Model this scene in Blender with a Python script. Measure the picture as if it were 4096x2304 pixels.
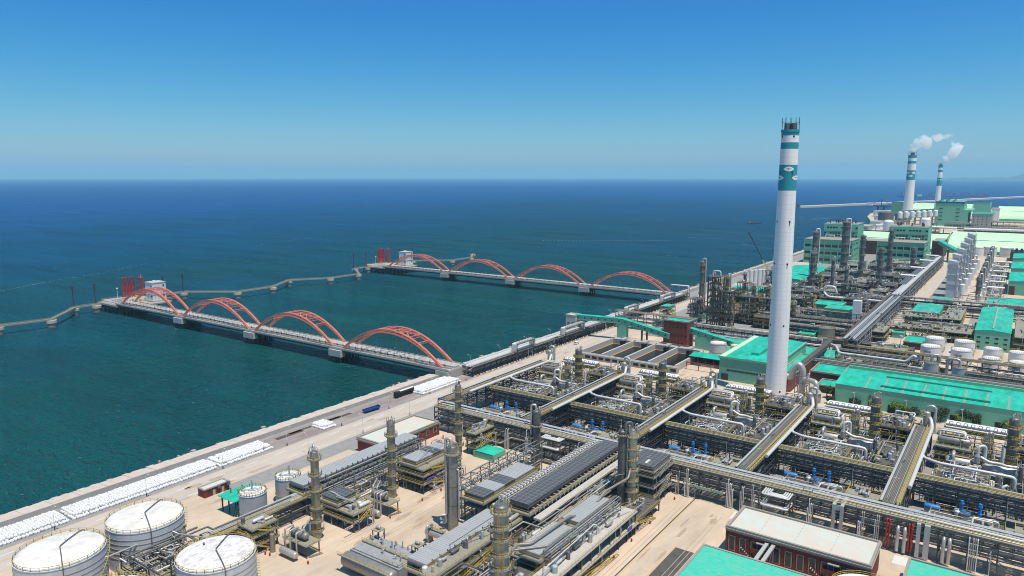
import bpy, math, random
from mathutils import Vector, Matrix
R=math.radians
S=bpy.context.scene
for o in list(bpy.data.objects): bpy.data.objects.remove(o)
COL=S.collection
# ---------------- camera, sky, sun, exposure ----------------
H=120.
YAW=R(35.3)
cam_d=bpy.data.cameras.new('camera'); cam=bpy.data.objects.new('camera',cam_d); COL.objects.link(cam)
cam.location=(0,0,H); cam.rotation_euler=(math.pi/2-math.atan((1152-706)/2886.),0,YAW)
cam_d.sensor_width=36; cam_d.lens=36*2886/4096.; cam_d.clip_start=1; cam_d.clip_end=200000
S.camera=cam
SD=Vector((.30,-.11,1)).normalized()     # towards the sun
EL=math.asin(SD.z); AZ=math.atan2(SD.x,SD.y)
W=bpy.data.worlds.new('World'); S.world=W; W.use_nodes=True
nt=W.node_tree; nt.nodes.clear()
sk=nt.nodes.new('ShaderNodeTexSky'); sk.sky_type='NISHITA'; sk.sun_disc=False; sk.sun_elevation=EL; sk.sun_rotation=AZ
sk.altitude=100; sk.air_density=1.0; sk.dust_density=0.6; sk.ozone_density=3.0
bg=nt.nodes.new('ShaderNodeBackground'); bg.inputs[1].default_value=.125
wo=nt.nodes.new('ShaderNodeOutputWorld')
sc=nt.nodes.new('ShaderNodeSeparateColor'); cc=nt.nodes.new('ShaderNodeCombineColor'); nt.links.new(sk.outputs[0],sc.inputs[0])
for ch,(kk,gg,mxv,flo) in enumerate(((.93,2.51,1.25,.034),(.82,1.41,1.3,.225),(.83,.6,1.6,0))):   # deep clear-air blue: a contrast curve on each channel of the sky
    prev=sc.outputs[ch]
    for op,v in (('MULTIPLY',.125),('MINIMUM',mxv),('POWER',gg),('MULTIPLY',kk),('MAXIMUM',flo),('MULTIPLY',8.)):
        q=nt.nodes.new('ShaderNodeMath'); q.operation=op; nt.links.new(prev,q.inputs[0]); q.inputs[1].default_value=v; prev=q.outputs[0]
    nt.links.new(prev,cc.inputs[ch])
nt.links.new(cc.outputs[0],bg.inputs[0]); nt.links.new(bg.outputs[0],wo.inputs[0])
sl=bpy.data.lights.new('sun','SUN'); sl.energy=5.; sl.angle=R(.5); sl.color=(1,.905,.765)
so=bpy.data.objects.new('sun',sl); COL.objects.link(so); so.rotation_euler=SD.to_track_quat('Z','Y').to_euler(); so.location=(0,0,300)
S.view_settings.view_transform='Standard'; S.view_settings.look='None'; S.view_settings.exposure=0; S.view_settings.gamma=1
try: S.view_settings.use_curve_mapping=False
except Exception: pass
S.cycles.filter_width=1.0; S.cycles.max_bounces=8; S.cycles.volume_bounces=6; S.cycles.diffuse_bounces=2; S.cycles.glossy_bounces=2
# ---------------- materials ----------------
MATS={}
def mat(n,c,rough=.6,metal=0,amt=0,scale=.5,bump=0,c2=None,stretch=None,spec=None):
    m=bpy.data.materials.new(n); m.use_nodes=True; t=m.node_tree; b=t.nodes['Principled BSDF']
    b.inputs['Base Color'].default_value=(*c,1); b.inputs['Roughness'].default_value=rough; b.inputs['Metallic'].default_value=metal
    if spec is not None: b.inputs['Specular IOR Level'].default_value=spec
    if amt or c2:
        g=t.nodes.new('ShaderNodeNewGeometry'); vec=g.outputs['Position']
        if stretch:
            mp=t.nodes.new('ShaderNodeMapping'); mp.inputs['Scale'].default_value=stretch; t.links.new(vec,mp.inputs[0]); vec=mp.outputs[0]
        nz=t.nodes.new('ShaderNodeTexNoise'); nz.inputs['Scale'].default_value=scale; nz.inputs['Detail'].default_value=5; nz.inputs['Roughness'].default_value=.65
        t.links.new(vec,nz.inputs['Vector'])
        cr=t.nodes.new('ShaderNodeValToRGB'); e=cr.color_ramp.elements
        if c2: e[0].position=.42; e[1].position=.62; e[0].color=(*c,1); e[1].color=(*c2,1)
        else:
            e[0].position=.3; e[1].position=.7
            e[0].color=(*[v*(1-amt) for v in c],1); e[1].color=(*[min(1,v*(1+amt*.6)) for v in c],1)
        t.links.new(nz.outputs[0],cr.inputs[0]); t.links.new(cr.outputs[0],b.inputs['Base Color'])
        if bump:
            bp=t.nodes.new('ShaderNodeBump'); bp.inputs['Strength'].default_value=bump; bp.inputs['Distance'].default_value=.1
            t.links.new(nz.outputs[0],bp.inputs['Height']); t.links.new(bp.outputs[0],b.inputs['Normal'])
    MATS[n]=m; return m
def add_lines(n,c,axis,period,width,amt=1.,soft=False):
    """seams of colour c across world axis (0,1,2), every period metres"""
    m=MATS[n]; t=m.node_tree; b=t.nodes['Principled BSDF']
    g=t.nodes.new('ShaderNodeNewGeometry'); sp=t.nodes.new('ShaderNodeSeparateXYZ'); t.links.new(g.outputs['Position'],sp.inputs[0])
    d=t.nodes.new('ShaderNodeMath'); d.operation='PINGPONG'; d.inputs[1].default_value=period/2; t.links.new(sp.outputs[axis],d.inputs[0])
    l=t.nodes.new('ShaderNodeMath'); l.operation='LESS_THAN'; l.inputs[1].default_value=width/2; t.links.new(d.outputs[0],l.inputs[0])
    k=t.nodes.new('ShaderNodeMath'); k.operation='MULTIPLY'; k.inputs[1].default_value=amt; t.links.new(l.outputs[0],k.inputs[0])
    x=t.nodes.new('ShaderNodeMix'); x.data_type='RGBA'; t.links.new(k.outputs[0],x.inputs[0])
    inp=b.inputs['Base Color']
    if inp.is_linked: t.links.new(inp.links[0].from_socket,x.inputs[6])
    else: x.inputs[6].default_value=inp.default_value
    x.inputs[7].default_value=(*c,1); t.links.new(x.outputs[2],inp)
mat('tan',(.54,.435,.325),.9,amt=.26,scale=.09,stretch=(1,.35,1)); add_lines('tan',(.40,.32,.235),0,7,.14,.4); add_lines('tan',(.40,.32,.235),1,9,.14,.4)
mat('stain',(.40,.31,.225),.95,amt=.2,scale=.5)
mat('road',(.47,.42,.365),.9,amt=.13,scale=.25,stretch=(1,.12,1))
mat('apron',(.27,.262,.25),.95,amt=.16,scale=.3)
mat('asph',(.085,.082,.078),.95,amt=.25,scale=.3)
mat('dirt',(.23,.19,.17),1,c2=(.32,.285,.26),scale=.09,stretch=(1.5,.4,1))
mat('wetdirt',(.085,.062,.055),.8,amt=.3,scale=.2)
mat('wallc',(.54,.46,.39),.95,amt=.12,scale=.35)
mat('conc',(.36,.345,.315),.9,amt=.15,scale=.5)
mat('concl',(.46,.44,.40),.9,amt=.12,scale=.6)
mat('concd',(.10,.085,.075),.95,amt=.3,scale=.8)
mat('yline',(.62,.36,.10),.8,amt=.2,scale=2)
mat('wline',(.75,.74,.72),.8,amt=.12,scale=2)
mat('rock',(.40,.345,.30),1,amt=.3,scale=1.2)
mat('steel',(.058,.058,.060),.6,.05,amt=.25,scale=.8)
mat('steell',(.21,.225,.24),.55,.1,amt=.2,scale=.8)
mat('galv',(.41,.40,.37),.5,.15,amt=.18,scale=1.5)
mat('clad',(.50,.48,.44),.38,.45,amt=.16,scale=1.2)
mat('cladd',(.15,.148,.142),.45,.25,amt=.22,scale=.9)
mat('cladw',(.30,.285,.25),.42,.35,amt=.22,scale=.9)
mat('pipe',(.52,.50,.46),.4,.4,amt=.15,scale=2)
mat('pipel',(.66,.65,.61),.42,.2,amt=.1,scale=2)
mat('piped',(.12,.118,.112),.5,.15,amt=.2,scale=2)
mat('pipet',(.30,.27,.23),.5,.3,amt=.2,scale=2)
mat('tray',(.44,.45,.43),.5,.1,amt=.1,scale=2)
mat('yel',(.50,.36,.035),.6,amt=.25,scale=3)
mat('grate',(.10,.098,.085),.85,amt=.3,scale=1)
mat('plat',(.27,.26,.21),.8,amt=.2,scale=1)
mat('white',(.72,.715,.69),.5,amt=.06,scale=.6)
mat('tankw',(.52,.53,.54),.45,amt=.10,scale=.5,stretch=(1,1,.3))
mat('tankg',(.40,.42,.44),.45,amt=.10,scale=.5)
mat('tanktop',(.74,.735,.72),.6,c2=(.60,.56,.50),scale=.32,stretch=(1,.6,1))
mat('dirtytop',(.76,.75,.73),.6,c2=(.50,.46,.42),scale=.9,stretch=(1,.5,1))
mat('stk',(.82,.81,.78),.6,amt=.10,scale=.5,stretch=(1,1,.06))
mat('teal',(.012,.275,.33),.6,amt=.07,scale=.3)
mat('groof',(.012,.45,.31),.6,amt=.40,scale=.25,stretch=(1,.3,1)); add_lines('groof',(.05,.40,.30),0,3.1,.14,.6); add_lines('groof',(.12,.50,.38),1,6.3,.2,.6)
mat('groofw',(.008,.50,.34),.65,c2=(.16,.44,.33),scale=.9,stretch=(.6,2.5,1))
mat('gwall',(.16,.44,.30),.6,amt=.07,scale=.3)
mat('gpale',(.52,.84,.48),.6,amt=.05,scale=.05)
mat('gdark',(.03,.30,.22),.6,amt=.1,scale=.3)
mat('brick',(.175,.036,.026),.85,amt=.22,scale=.8)
mat('brickd',(.075,.03,.032),.85,amt=.2,scale=.8)
mat('roofb',(.56,.50,.42),.9,c2=(.50,.56,.50),scale=.12)
mat('trim',(.30,.275,.235),.85,amt=.15,scale=.6)
mat('glass',(.02,.025,.03),.12,0)
mat('dark',(.012,.013,.015),.7)
mat('red',(.42,.018,.014),.5,amt=.2,scale=2)
mat('redd',(.30,.012,.02),.5,amt=.2,scale=2)
mat('mast',(.16,.012,.03),.6,amt=.2,scale=1)
mat('arch',(.88,.26,.17),.5,amt=.12,scale=.4)
mat('arm',(.58,.035,.018),.5,amt=.2,scale=1)
mat('blue',(.012,.22,.62),.5,amt=.1,scale=1)
mat('blued',(.015,.05,.25),.5,amt=.1,scale=1)
mat('purple',(.10,.06,.38),.6)
mat('corr',(.40,.41,.40),.5,.1,amt=.08,scale=.3); add_lines('corr',(.25,.255,.25),1,.95,.2)
mat('panel',(.075,.08,.084),.6,.0,amt=.15,scale=1.2); add_lines('panel',(.22,.235,.24),1,2.1,.16); add_lines('panel',(.22,.235,.24),0,1.9,.14)
mat('bag',(.79,.79,.78),.85,amt=.12,scale=1.5)
mat('sludge',(.010,.011,.008),.25,amt=.35,scale=.15)
mat('tyre',(.015,.015,.015),.9)
mat('lime',(.36,.50,.03),.5)
mat('leafd',(.022,.050,.018),.8,amt=.4,scale=1)
mat('leafl',(.13,.20,.022),.8,amt=.4,scale=1)
mat('bark',(.07,.05,.035),.9)
mat('sign',(.01,.18,.12),.6)
mat('lampw',(.62,.63,.63),.5,.1)
mat('insul',(.30,.305,.31),.6,amt=.2,scale=.8)
add_lines('white',(.55,.54,.52),2,3.3,.12,.5)
add_lines('stk',(.52,.54,.56),2,2.4,.14,.55)
add_lines('wallc',(.33,.28,.24),1,9.6,.35,.8)
add_lines('gwall',(.09,.36,.24),2,1.2,.14,.6)
# ---------------- mesh builder ----------------
class MB:
    def __init__(s): s.v=[];s.f=[];s.m=[];s.s=[];s.mats=[]
    def mi(s,n):
        if n not in s.mats: s.mats.append(n)
        return s.mats.index(n)
    def add(s,vs,fs,m,sm=False):
        b=len(s.v); s.v+=[tuple(v) for v in vs]; k=s.mi(m)
        for f in fs: s.f.append(tuple(b+i for i in f)); s.m.append(k); s.s.append(sm)
    def box(s,x0,y0,z0,x1,y1,z1,m):
        if x0>x1:x0,x1=x1,x0
        if y0>y1:y0,y1=y1,y0
        if z0>z1:z0,z1=z1,z0
        s.add([(x0,y0,z0),(x1,y0,z0),(x1,y1,z0),(x0,y1,z0),(x0,y0,z1),(x1,y0,z1),(x1,y1,z1),(x0,y1,z1)],
              [(3,2,1,0),(4,5,6,7),(0,1,5,4),(1,2,6,5),(2,3,7,6),(3,0,4,7)],m)
    def quad(s,pts,m,sm=False): s.add(pts,[tuple(range(len(pts)))],m,sm)
    def beam(s,p,q,w,m,h=None):
        p=Vector(p);q=Vector(q);d=q-p
        if d.length<1e-6:return
        d.normalize(); a=Vector((0,0,1)) if abs(d.z)<.95 else Vector((1,0,0))
        r=d.cross(a).normalized(); u=r.cross(d); w/=2; h=(h/2 if h else w)
        vs=[c+r*i*w+u*j*h for c in (p,q) for i,j in ((-1,-1),(1,-1),(1,1),(-1,1))]
        s.add(vs,[(0,1,2,3),(7,6,5,4),(0,4,5,1),(1,5,6,2),(2,6,7,3),(3,7,4,0)],m)
    def tube(s,pts,r,m,n=7,bend=None,cap=True):
        pts=[Vector(p) for p in pts]
        if bend is None: bend=r*2.2
        P=[pts[0]]
        for i in range(1,len(pts)-1):
            a,b,c=pts[i-1],pts[i],pts[i+1]; d1=(a-b);d2=(c-b);t=min(bend,d1.length*.45,d2.length*.45)
            if t<.02: P.append(b); continue
            p1=b+d1.normalized()*t;p2=b+d2.normalized()*t
            for k in range(4):
                u=k/3; P.append(p1*(1-u)**2+b*2*u*(1-u)+p2*u*u)
        P.append(pts[-1]); rings=[];nr=None
        for i,p in enumerate(P):
            d=(P[min(i+1,len(P)-1)]-P[max(i-1,0)])
            if d.length<1e-6: d=Vector((0,0,1))
            d.normalize()
            if nr is None:
                a=Vector((0,0,1)) if abs(d.z)<.9 else Vector((1,0,0)); nr=d.cross(a).normalized()
            else:
                nr=nr-d*nr.dot(d)
                if nr.length<1e-4: nr=d.orthogonal()
                nr.normalize()
            bn=d.cross(nr)
            rings.append([p+nr*math.cos(2*math.pi*k/n)*r+bn*math.sin(2*math.pi*k/n)*r for k in range(n)])
        vs=[v for g in rings for v in g]; fs=[]
        for i in range(len(rings)-1):
            for k in range(n): fs.append((i*n+k,i*n+(k+1)%n,(i+1)*n+(k+1)%n,(i+1)*n+k))
        s.add(vs,fs,m,True)
        if cap: s.add(rings[0],[tuple(range(n))[::-1]],m); s.add(rings[-1],[tuple(range(n))],m)
    def lathe(s,prof,m,n=24,c=(0,0),sm=True,flat=None):
        """prof list of (r,z); separate rings per segment for sharp edges"""
        x,y=c
        for i in range(len(prof)-1):
            (r0,z0),(r1,z1)=prof[i],prof[i+1]
            mm=m[i] if isinstance(m,list) else m
            a=[(x+r0*math.cos(2*math.pi*k/n),y+r0*math.sin(2*math.pi*k/n),z0) for k in range(n)]
            b=[(x+r1*math.cos(2*math.pi*k/n),y+r1*math.sin(2*math.pi*k/n),z1) for k in range(n)]
            s.add(a+b,[(k,(k+1)%n,n+(k+1)%n,n+k) for k in range(n)],mm,sm)
    def cyl(s,x,y,z0,z1,r,m,n=16,r2=None,top=True,mt=None):
        r2=r if r2 is None else r2
        s.lathe([(r,z0),(r2,z1)],m,n,(x,y))
        if top: s.add([(x+r2*math.cos(2*math.pi*k/n),y+r2*math.sin(2*math.pi*k/n),z1) for k in range(n)],[tuple(range(n))],mt or m)
    def dome(s,x,y,z,r,h,m,n=16,k=4):
        pr=[(r*math.cos(i*math.pi/2/k),z+h*math.sin(i*math.pi/2/k)) for i in range(k+1)]
        pr[-1]=(0.01,pr[-1][1]); s.lathe(pr,m,n,(x,y))
    def drum(s,x0,x1,y,z,r,m,n=18,axis=0,hd=.55):
        """horizontal vessel with rounded heads between x0 and x1 along the axis"""
        L=x1-x0; pr=[]
        for i in range(5): a=i*math.pi/8; pr.append((r*math.sin(a) if i else .01,x0+r*hd*(1-math.cos(a))))
        pr+= [(r2,x1-(t-x0)) for r2,t in pr[::-1]]
        rings=[]
        for rr,t in pr:
            ring=[]
            for k in range(n):
                a=2*math.pi*k/n; u=rr*math.cos(a); w=rr*math.sin(a)
                ring.append((t,y+u,z+w) if axis==0 else (y-u,t,z+w))
            rings.append(ring)
        vs=[v for g in rings for v in g]
        fs=[(i*n+k,(i+1)*n+k,(i+1)*n+(k+1)%n,i*n+(k+1)%n) for i in range(len(rings)-1) for k in range(n)]
        s.add(vs,[f[::-1] for f in fs],m,True)
    def rail(s,pts,h=1.1,m='yel',step=2.,w=.07,close=False):
        pts=[Vector(p) for p in pts]
        if close: pts=pts+[pts[0]]
        for a,b in zip(pts,pts[1:]):
            L=(b-a).length
            if L<.05: continue
            for z in (h,h*.5): s.beam(a+Vector((0,0,z)),b+Vector((0,0,z)),w,m)
            k=max(1,int(L/step))
            for i in range(k+1):
                p=a.lerp(b,i/k); s.beam(p,p+Vector((0,0,h)),w,m)
    def ladder(s,x,y,z0,z1,m='yel',w=.6,ax=0):
        dx,dy=(w/2,0) if ax==0 else (0,w/2)
        for k in (-1,1): s.beam((x+k*dx,y+k*dy,z0),(x+k*dx,y+k*dy,z1),.06,m)
        z=z0+.4
        while z<z1: s.beam((x-dx,y-dy,z),(x+dx,y+dy,z),.05,m); z+=.9
    def stair(s,p,q,w=1.,m='plat',mr='yel'):
        p=Vector(p);q=Vector(q);d=q-p;hz=Vector((d.x,d.y,0)).normalized();r=Vector((-hz.y,hz.x,0))*w/2
        for k in (-1,1):
            s.beam(p+r*k,q+r*k,.1,mr,.3); s.beam(p+r*k+Vector((0,0,1)),q+r*k+Vector((0,0,1)),.08,mr)
        n=max(3,int(abs(d.z)/.45))
        for i in range(n+1):
            c=p.lerp(q,i/n); s.beam(c-r,c+r,.3,m,.06)
    def frame(s,xs,ys,zs,m='steel',w=.35,base=0,brace=True,seed=0,bw=None):
        """posts at xs*ys up to the top of zs, beams at each z"""
        bw=bw or w*.8; rn=random.Random(seed)
        for x in xs:
            for y in ys: s.box(x-w/2,y-w/2,base,x+w/2,y+w/2,zs[-1],m)
        for z in zs:
            for y in ys:
                for a,b in zip(xs,xs[1:]): s.box(a+w/2,y-bw/2,z-bw-.02,b-w/2,y+bw/2,z-.02,m)
            for x in xs:
                for a,b in zip(ys,ys[1:]): s.box(x-bw/2,a+w/2,z-bw-.02,x+bw/2,b-w/2,z-.02,m)
        if brace:
            zz=[base]+list(zs)
            for y in (ys[0],ys[-1]):
                for a,b in zip(xs,xs[1:]):
                    for z0,z1 in zip(zz,zz[1:]):
                        if rn.random()<.35:
                            if rn.random()<.5:a,b=b,a
                            s.beam((a,y,z0),(b,y,z1-.4),w*.5,m)
            for x in (xs[0],xs[-1]):
                for a,b in zip(ys,ys[1:]):
                    for z0,z1 in zip(zz,zz[1:]):
                        if rn.random()<.35:
                            if rn.random()<.5:a,b=b,a
                            s.beam((x,a,z0),(x,b,z1-.4),w*.5,m)
    def build(s,name,parent=None,loc=None):
        me=bpy.data.meshes.new(name); me.from_pydata(s.v,[],s.f)
        for n in s.mats: me.materials.append(MATS[n])
        me.polygons.foreach_set('material_index',s.m); me.polygons.foreach_set('use_smooth',s.s); me.update()
        o=bpy.data.objects.new(name,me); COL.objects.link(o)
        if parent: o.parent=parent
        if loc: o.location=loc
        return o
def tag(o,label=None,cat=None,group=None,kind=None):
    if label:o['label']=label
    if cat:o['category']=cat
    if group:o['group']=group
    if kind:o['kind']=kind
    return o
def thing(name,label,cat,loc=(0,0,0),group=None,rz=0):
    o=bpy.data.objects.new(name,None); COL.objects.link(o); o.location=loc; o.rotation_euler=(0,0,rz); o.empty_display_size=.5
    return tag(o,label,cat,group)
def copy_tree(o,loc=None,label=None,parent=None,rz=None):
    c=o.copy(); COL.objects.link(c); c.parent=parent
    if loc is not None: c.location=loc
    if rz is not None: c.rotation_euler=(0,0,rz)
    if label: c['label']=label
    for ch in list(o.children): copy_tree(ch,parent=c)
    return c
def single(mb,name,label,cat,group=None,loc=None):
    return tag(mb.build(name,loc=loc),label,cat,group)
def struct(mb,name): return tag(mb.build(name),kind='structure')
def text(body,size,m,parent,loc,rot,name='lettering',ext=.02,align='CENTER'):
    cu=bpy.data.curves.new(name,'FONT'); cu.body=body; cu.size=size; cu.extrude=ext; cu.align_x=align; cu.align_y='CENTER'; cu.resolution_u=2
    o=bpy.data.objects.new(name,cu); COL.objects.link(o)
    me=bpy.data.meshes.new_from_object(o); bpy.data.objects.remove(o); bpy.data.curves.remove(cu)
    me.materials.clear(); me.materials.append(MATS[m]); o=bpy.data.objects.new(name,me); COL.objects.link(o)
    o.parent=parent; o.location=loc; o.rotation_euler=rot
    return o
def box(name,parent,x0,y0,z0,x1,y1,z1,m):
    b=MB(); b.box(x0,y0,z0,x1,y1,z1,m); return b.build(name,parent)
def frange(a,b,n): return [a+(b-a)*i/n for i in range(n+1)]
# ---------------- the sea, land, roads ----------------
def sea():
    # curved sheet (earth curvature sinks the far water below eye level)
    b=MB(); rs=[0,150,400,900,1600,2600,4200,7000,12000,20000,32000,45000]; n=64
    def pt(r,k):
        a=2*math.pi*k/n; return (r*math.cos(a),r*math.sin(a),-4)
    vs=[(0,0,-4)]+[pt(r,k) for r in rs[1:] for k in range(n)]
    fs=[(0,1+k,1+(k+1)%n) for k in range(n)]
    for i in range(len(rs)-2):
        for k in range(n): fs.append((1+i*n+k,1+(i+1)*n+k,1+(i+1)*n+(k+1)%n,1+i*n+(k+1)%n))
    m=bpy.data.materials.new('sea'); m.use_nodes=True; t=m.node_tree; p=t.nodes['Principled BSDF']; MATS['sea']=m
    g=t.nodes.new('ShaderNodeNewGeometry'); N=t.nodes.new; L=t.links.new
    def noise(sc,st,det=4,rough=.6,rot=0):
        mp=N('ShaderNodeMapping'); mp.inputs['Scale'].default_value=st; mp.inputs['Rotation'].default_value=(0,0,rot); L(g.outputs['Position'],mp.inputs[0])
        z=N('ShaderNodeTexNoise'); z.inputs['Scale'].default_value=sc; z.inputs['Detail'].default_value=det; z.inputs['Roughness'].default_value=rough; L(mp.outputs[0],z.inputs['Vector']); return z.outputs[0]
    def mth(op,a,b=None,c=None):
        q=N('ShaderNodeMath'); q.operation=op
        for i,v in enumerate((a,b,c)):
            if v is None: continue
            if isinstance(v,(int,float)): q.inputs[i].default_value=v
            else: L(v,q.inputs[i])
        return q.outputs[0]
    # colour: silty teal inshore, bluer offshore, drifting patches
    sp=N('ShaderNodeSeparateXYZ'); L(g.outputs['Position'],sp.inputs[0])
    off=mth('MULTIPLY_ADD',sp.outputs[0],-1/2600.,-300/2600.)      # 0 at the wall, 1 far out to sea
    off2=mth('MULTIPLY_ADD',sp.outputs[1],1/4200.,-500/4200.)
    off=mth('MAXIMUM',off,off2)
    w=mth('ADD',off,mth('MULTIPLY_ADD',noise(.0016,(1,.35,1),6,.68,.5),.9,-.45))
    cr=N('ShaderNodeValToRGB'); e=cr.color_ramp.elements
    e[0].position=0; e[0].color=(.003,.060,.062,1); e[1].position=1; e[1].color=(.0005,.072,.24,1)
    x=cr.color_ramp.elements.new(.30); x.color=(.0005,.058,.118,1)
    L(w,cr.inputs[0])
    # foam and disturbed water
    fo=mth('SUBTRACT',noise(.035,(.35,1,1),7,.75,-.9),.665); fo=mth('MULTIPLY',fo,6); 
    # box mask around the turbulent outfall near the far quay
    def band(s,c,wd): return mth('SUBTRACT',1,mth('MINIMUM',1,mth('POWER',mth('ABSOLUTE',mth('DIVIDE',mth('SUBTRACT',s,c),wd)),2)))
    mk=mth('MULTIPLY',band(sp.outputs[0],-545,190),band(sp.outputs[1],2330,330))
    pl=mth('MULTIPLY',mth('MAXIMUM',0,mth('ADD',fo,mth('MULTIPLY',mk,.55))),mk); pl=mth('MINIMUM',.6,pl)
    mx=N('ShaderNodeMix'); mx.data_type='RGBA'; L(pl,mx.inputs[0]); L(cr.outputs[0],mx.inputs[6]); mx.inputs[7].default_value=(.45,.52,.52,1)
    # wind ripples: light and dark sky reflections painted into the base colour as noise
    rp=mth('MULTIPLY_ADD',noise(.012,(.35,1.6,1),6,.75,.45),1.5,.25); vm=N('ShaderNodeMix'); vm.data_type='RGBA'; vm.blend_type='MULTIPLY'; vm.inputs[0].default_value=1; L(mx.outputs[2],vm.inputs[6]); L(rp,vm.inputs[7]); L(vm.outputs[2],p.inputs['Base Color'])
    p.inputs['Roughness'].default_value=.10; p.inputs['IOR'].default_value=1.33; p.inputs['Specular IOR Level'].default_value=0
    h=mth('ADD',mth('MULTIPLY',noise(.085,(1,2.2,1),3,.62,.35),5.5),mth('MULTIPLY',noise(.35,(1,1.6,1),2,.6,.5),.9))
    bp=N('ShaderNodeBump'); bp.inputs['Strength'].default_value=1.; bp.inputs['Distance'].default_value=1.6; L(h,bp.inputs['Height']); L(bp.outputs[0],p.inputs['Normal'])
    # a ruffled sea mirrors far less of the sky at grazing angles than flat water: reflectance capped
    gl=N('ShaderNodeBsdfGlossy'); gl.inputs['Roughness'].default_value=.16; L(bp.outputs[0],gl.inputs['Normal']); fr=N('ShaderNodeFresnel'); fr.inputs[0].default_value=1.33; L(bp.outputs[0],fr.inputs[1])
    fm=mth('MINIMUM',fr.outputs[0],.15); ms=N('ShaderNodeMixShader'); L(fm,ms.inputs[0]); L(p.outputs[0],ms.inputs[1]); L(gl.outputs[0],ms.inputs[2]); L(ms.outputs[0],t.nodes['Material Output'].inputs[0])
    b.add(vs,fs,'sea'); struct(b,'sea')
sea()
def hill_profile(u,seed):
    return .62+.12*math.sin(u*2.1+seed)+.13*math.sin(u*7.3+seed*2)+.1*math.sin(u*15.7+seed*3)+.05*math.sin(u*31+seed)
def hills():
    m=mat('hill',(.05,.075,.06),.95,amt=.3,scale=.0008)
    b=MB()
    # a ridge across the right of the horizon, 17 km away
    n=60; rows=[]
    for j,(dd,hf) in enumerate(((27000,0),(28000,.75),(29000,1),(31000,0))):
        row=[]
        for i in range(n+1):
            u=i/n; brg=R(-6.3+ 24*u); hh=520*min(1,u*2.6)**1.2*hill_profile(u*5,1.3+.4*j)
            row.append((math.sin(brg)*dd,math.cos(brg)*dd,-5+hh*hf))
        rows.append(row)
    vs=[v for r in rows for v in r]; k=n+1
    b.add(vs,[(j*k+i,j*k+i+1,(j+1)*k+i+1,(j+1)*k+i) for j in range(3) for i in range(n)],'hill',True); struct(b,'hills')
hills()
def ground():
    b=MB()
    pts=[(-279,-400,0),(700,-400,0),(900,2960,0),(-60,2960,0),(-90,3220,0),(-340,3220,0),(-425,2830,0),(-414,2620,0),(-392,2430,0),(-330,2120,0),(-300,1900,0),(-291,1728,0),(-285,1000,0)]
    b.add(pts,[tuple(range(len(pts)))],'tan')
    n=len(pts); lo=[(x,y,-6) for x,y,z in pts]
    b.add(pts+lo,[(i,(i+1)%n,n+(i+1)%n,n+i)[::-1] for i in range(n)],'conc'); struct(b,'ground')
    # service ground and roads as thin sheets
    z=.004
    def sheet(name,rects,m,z):
        q=MB()
        for x0,y0,x1,y1 in rects: q.quad([(x0,y0,z),(x1,y0,z),(x1,y1,z),(x0,y1,z)],m)
        struct(q,name)
    sheet('pavement',[(-279,-300,-261.9,1700),(-246.6,150,-236,208),(-246.6,208,-232,330),(-246.6,560,-226,640)],'apron',.004)
    sheet('dirt_ground',[(-276.5,188,-263.4,332)],'dirt',.008)
    sheet('wet_ground',[(-274.5,197,-271.5,212),(-274.6,222,-272.2,243),(-275,205,-273,236)],'wetdirt',.012)
    sheet('coast_road',[(-261.9,-300,-246.6,1750)],'road',.008)
    sheet('plant_road',[(-86,520,-73,735),(-84,745,-71,1190),(-40,545,-30,700)],'road',.008)
    sheet('asphalt_patch',[(-83.7,150,-77.4,211),(-92.2,150,-91.7,250)],'asph',.008)
    sheet('shaded_unit_ground',[(-225,262,30,372),(-232,500,-92,720),(-232,720,-90,1240),(-96,445,20,520),(-71,745,-45,1190),(-30,590,-22,735),(-250,690,-215,760),(-225,600,-236,660)],'apron',.006)  # grey sheets under the units: shade of dense pipework put into ground colour
    q=MB()
    y=-100
    while y<1300:
        for x in (-257.7,-250.2): q.quad([(x-.12,y,z+.014),(x+.12,y,z+.014),(x+.12,y+6,z+.014),(x-.12,y+6,z+.014)],'wline')
        y+=15
    for x,w in ((-261.3,.3),(-247.3,.3),(-254.25,.18),(-253.7,.18)): q.quad([(x-w/2,-300,.018),(x+w/2,-300,.018),(x+w/2,1700,.018),(x-w/2,1700,.018)],'yline')
    for x,y0,y1 in ((-163.5,150,234),(-172,140,238),(-91.3,150,250),(-84,150,212),(-77.1,180,211),(-85.8,520,735),(-73.2,520,735),(-83.8,745,1190),(-71.2,745,1190)):
        q.quad([(x-.12,y0,.02),(x+.12,y0,.02),(x+.12,y1,.02),(x-.12,y1,.02)],'yline')
    struct(q,'road_markings')
    # drain channel in the foreground yard
    q=MB(); q.box(-204,121.5,0.01,-190,122.3,.03,'asph'); q.box(-199,137,.01,-178,137.6,.03,'asph'); struct(q,'drain')
    # white slabs by the main pipe rack
    q=MB(); q.box(-76.2,241,0,-68,247.5,.05,'white'); q.box(-24.5,241,0,-19.5,247,.05,'white'); struct(q,'concrete_slab')
ground()
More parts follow.
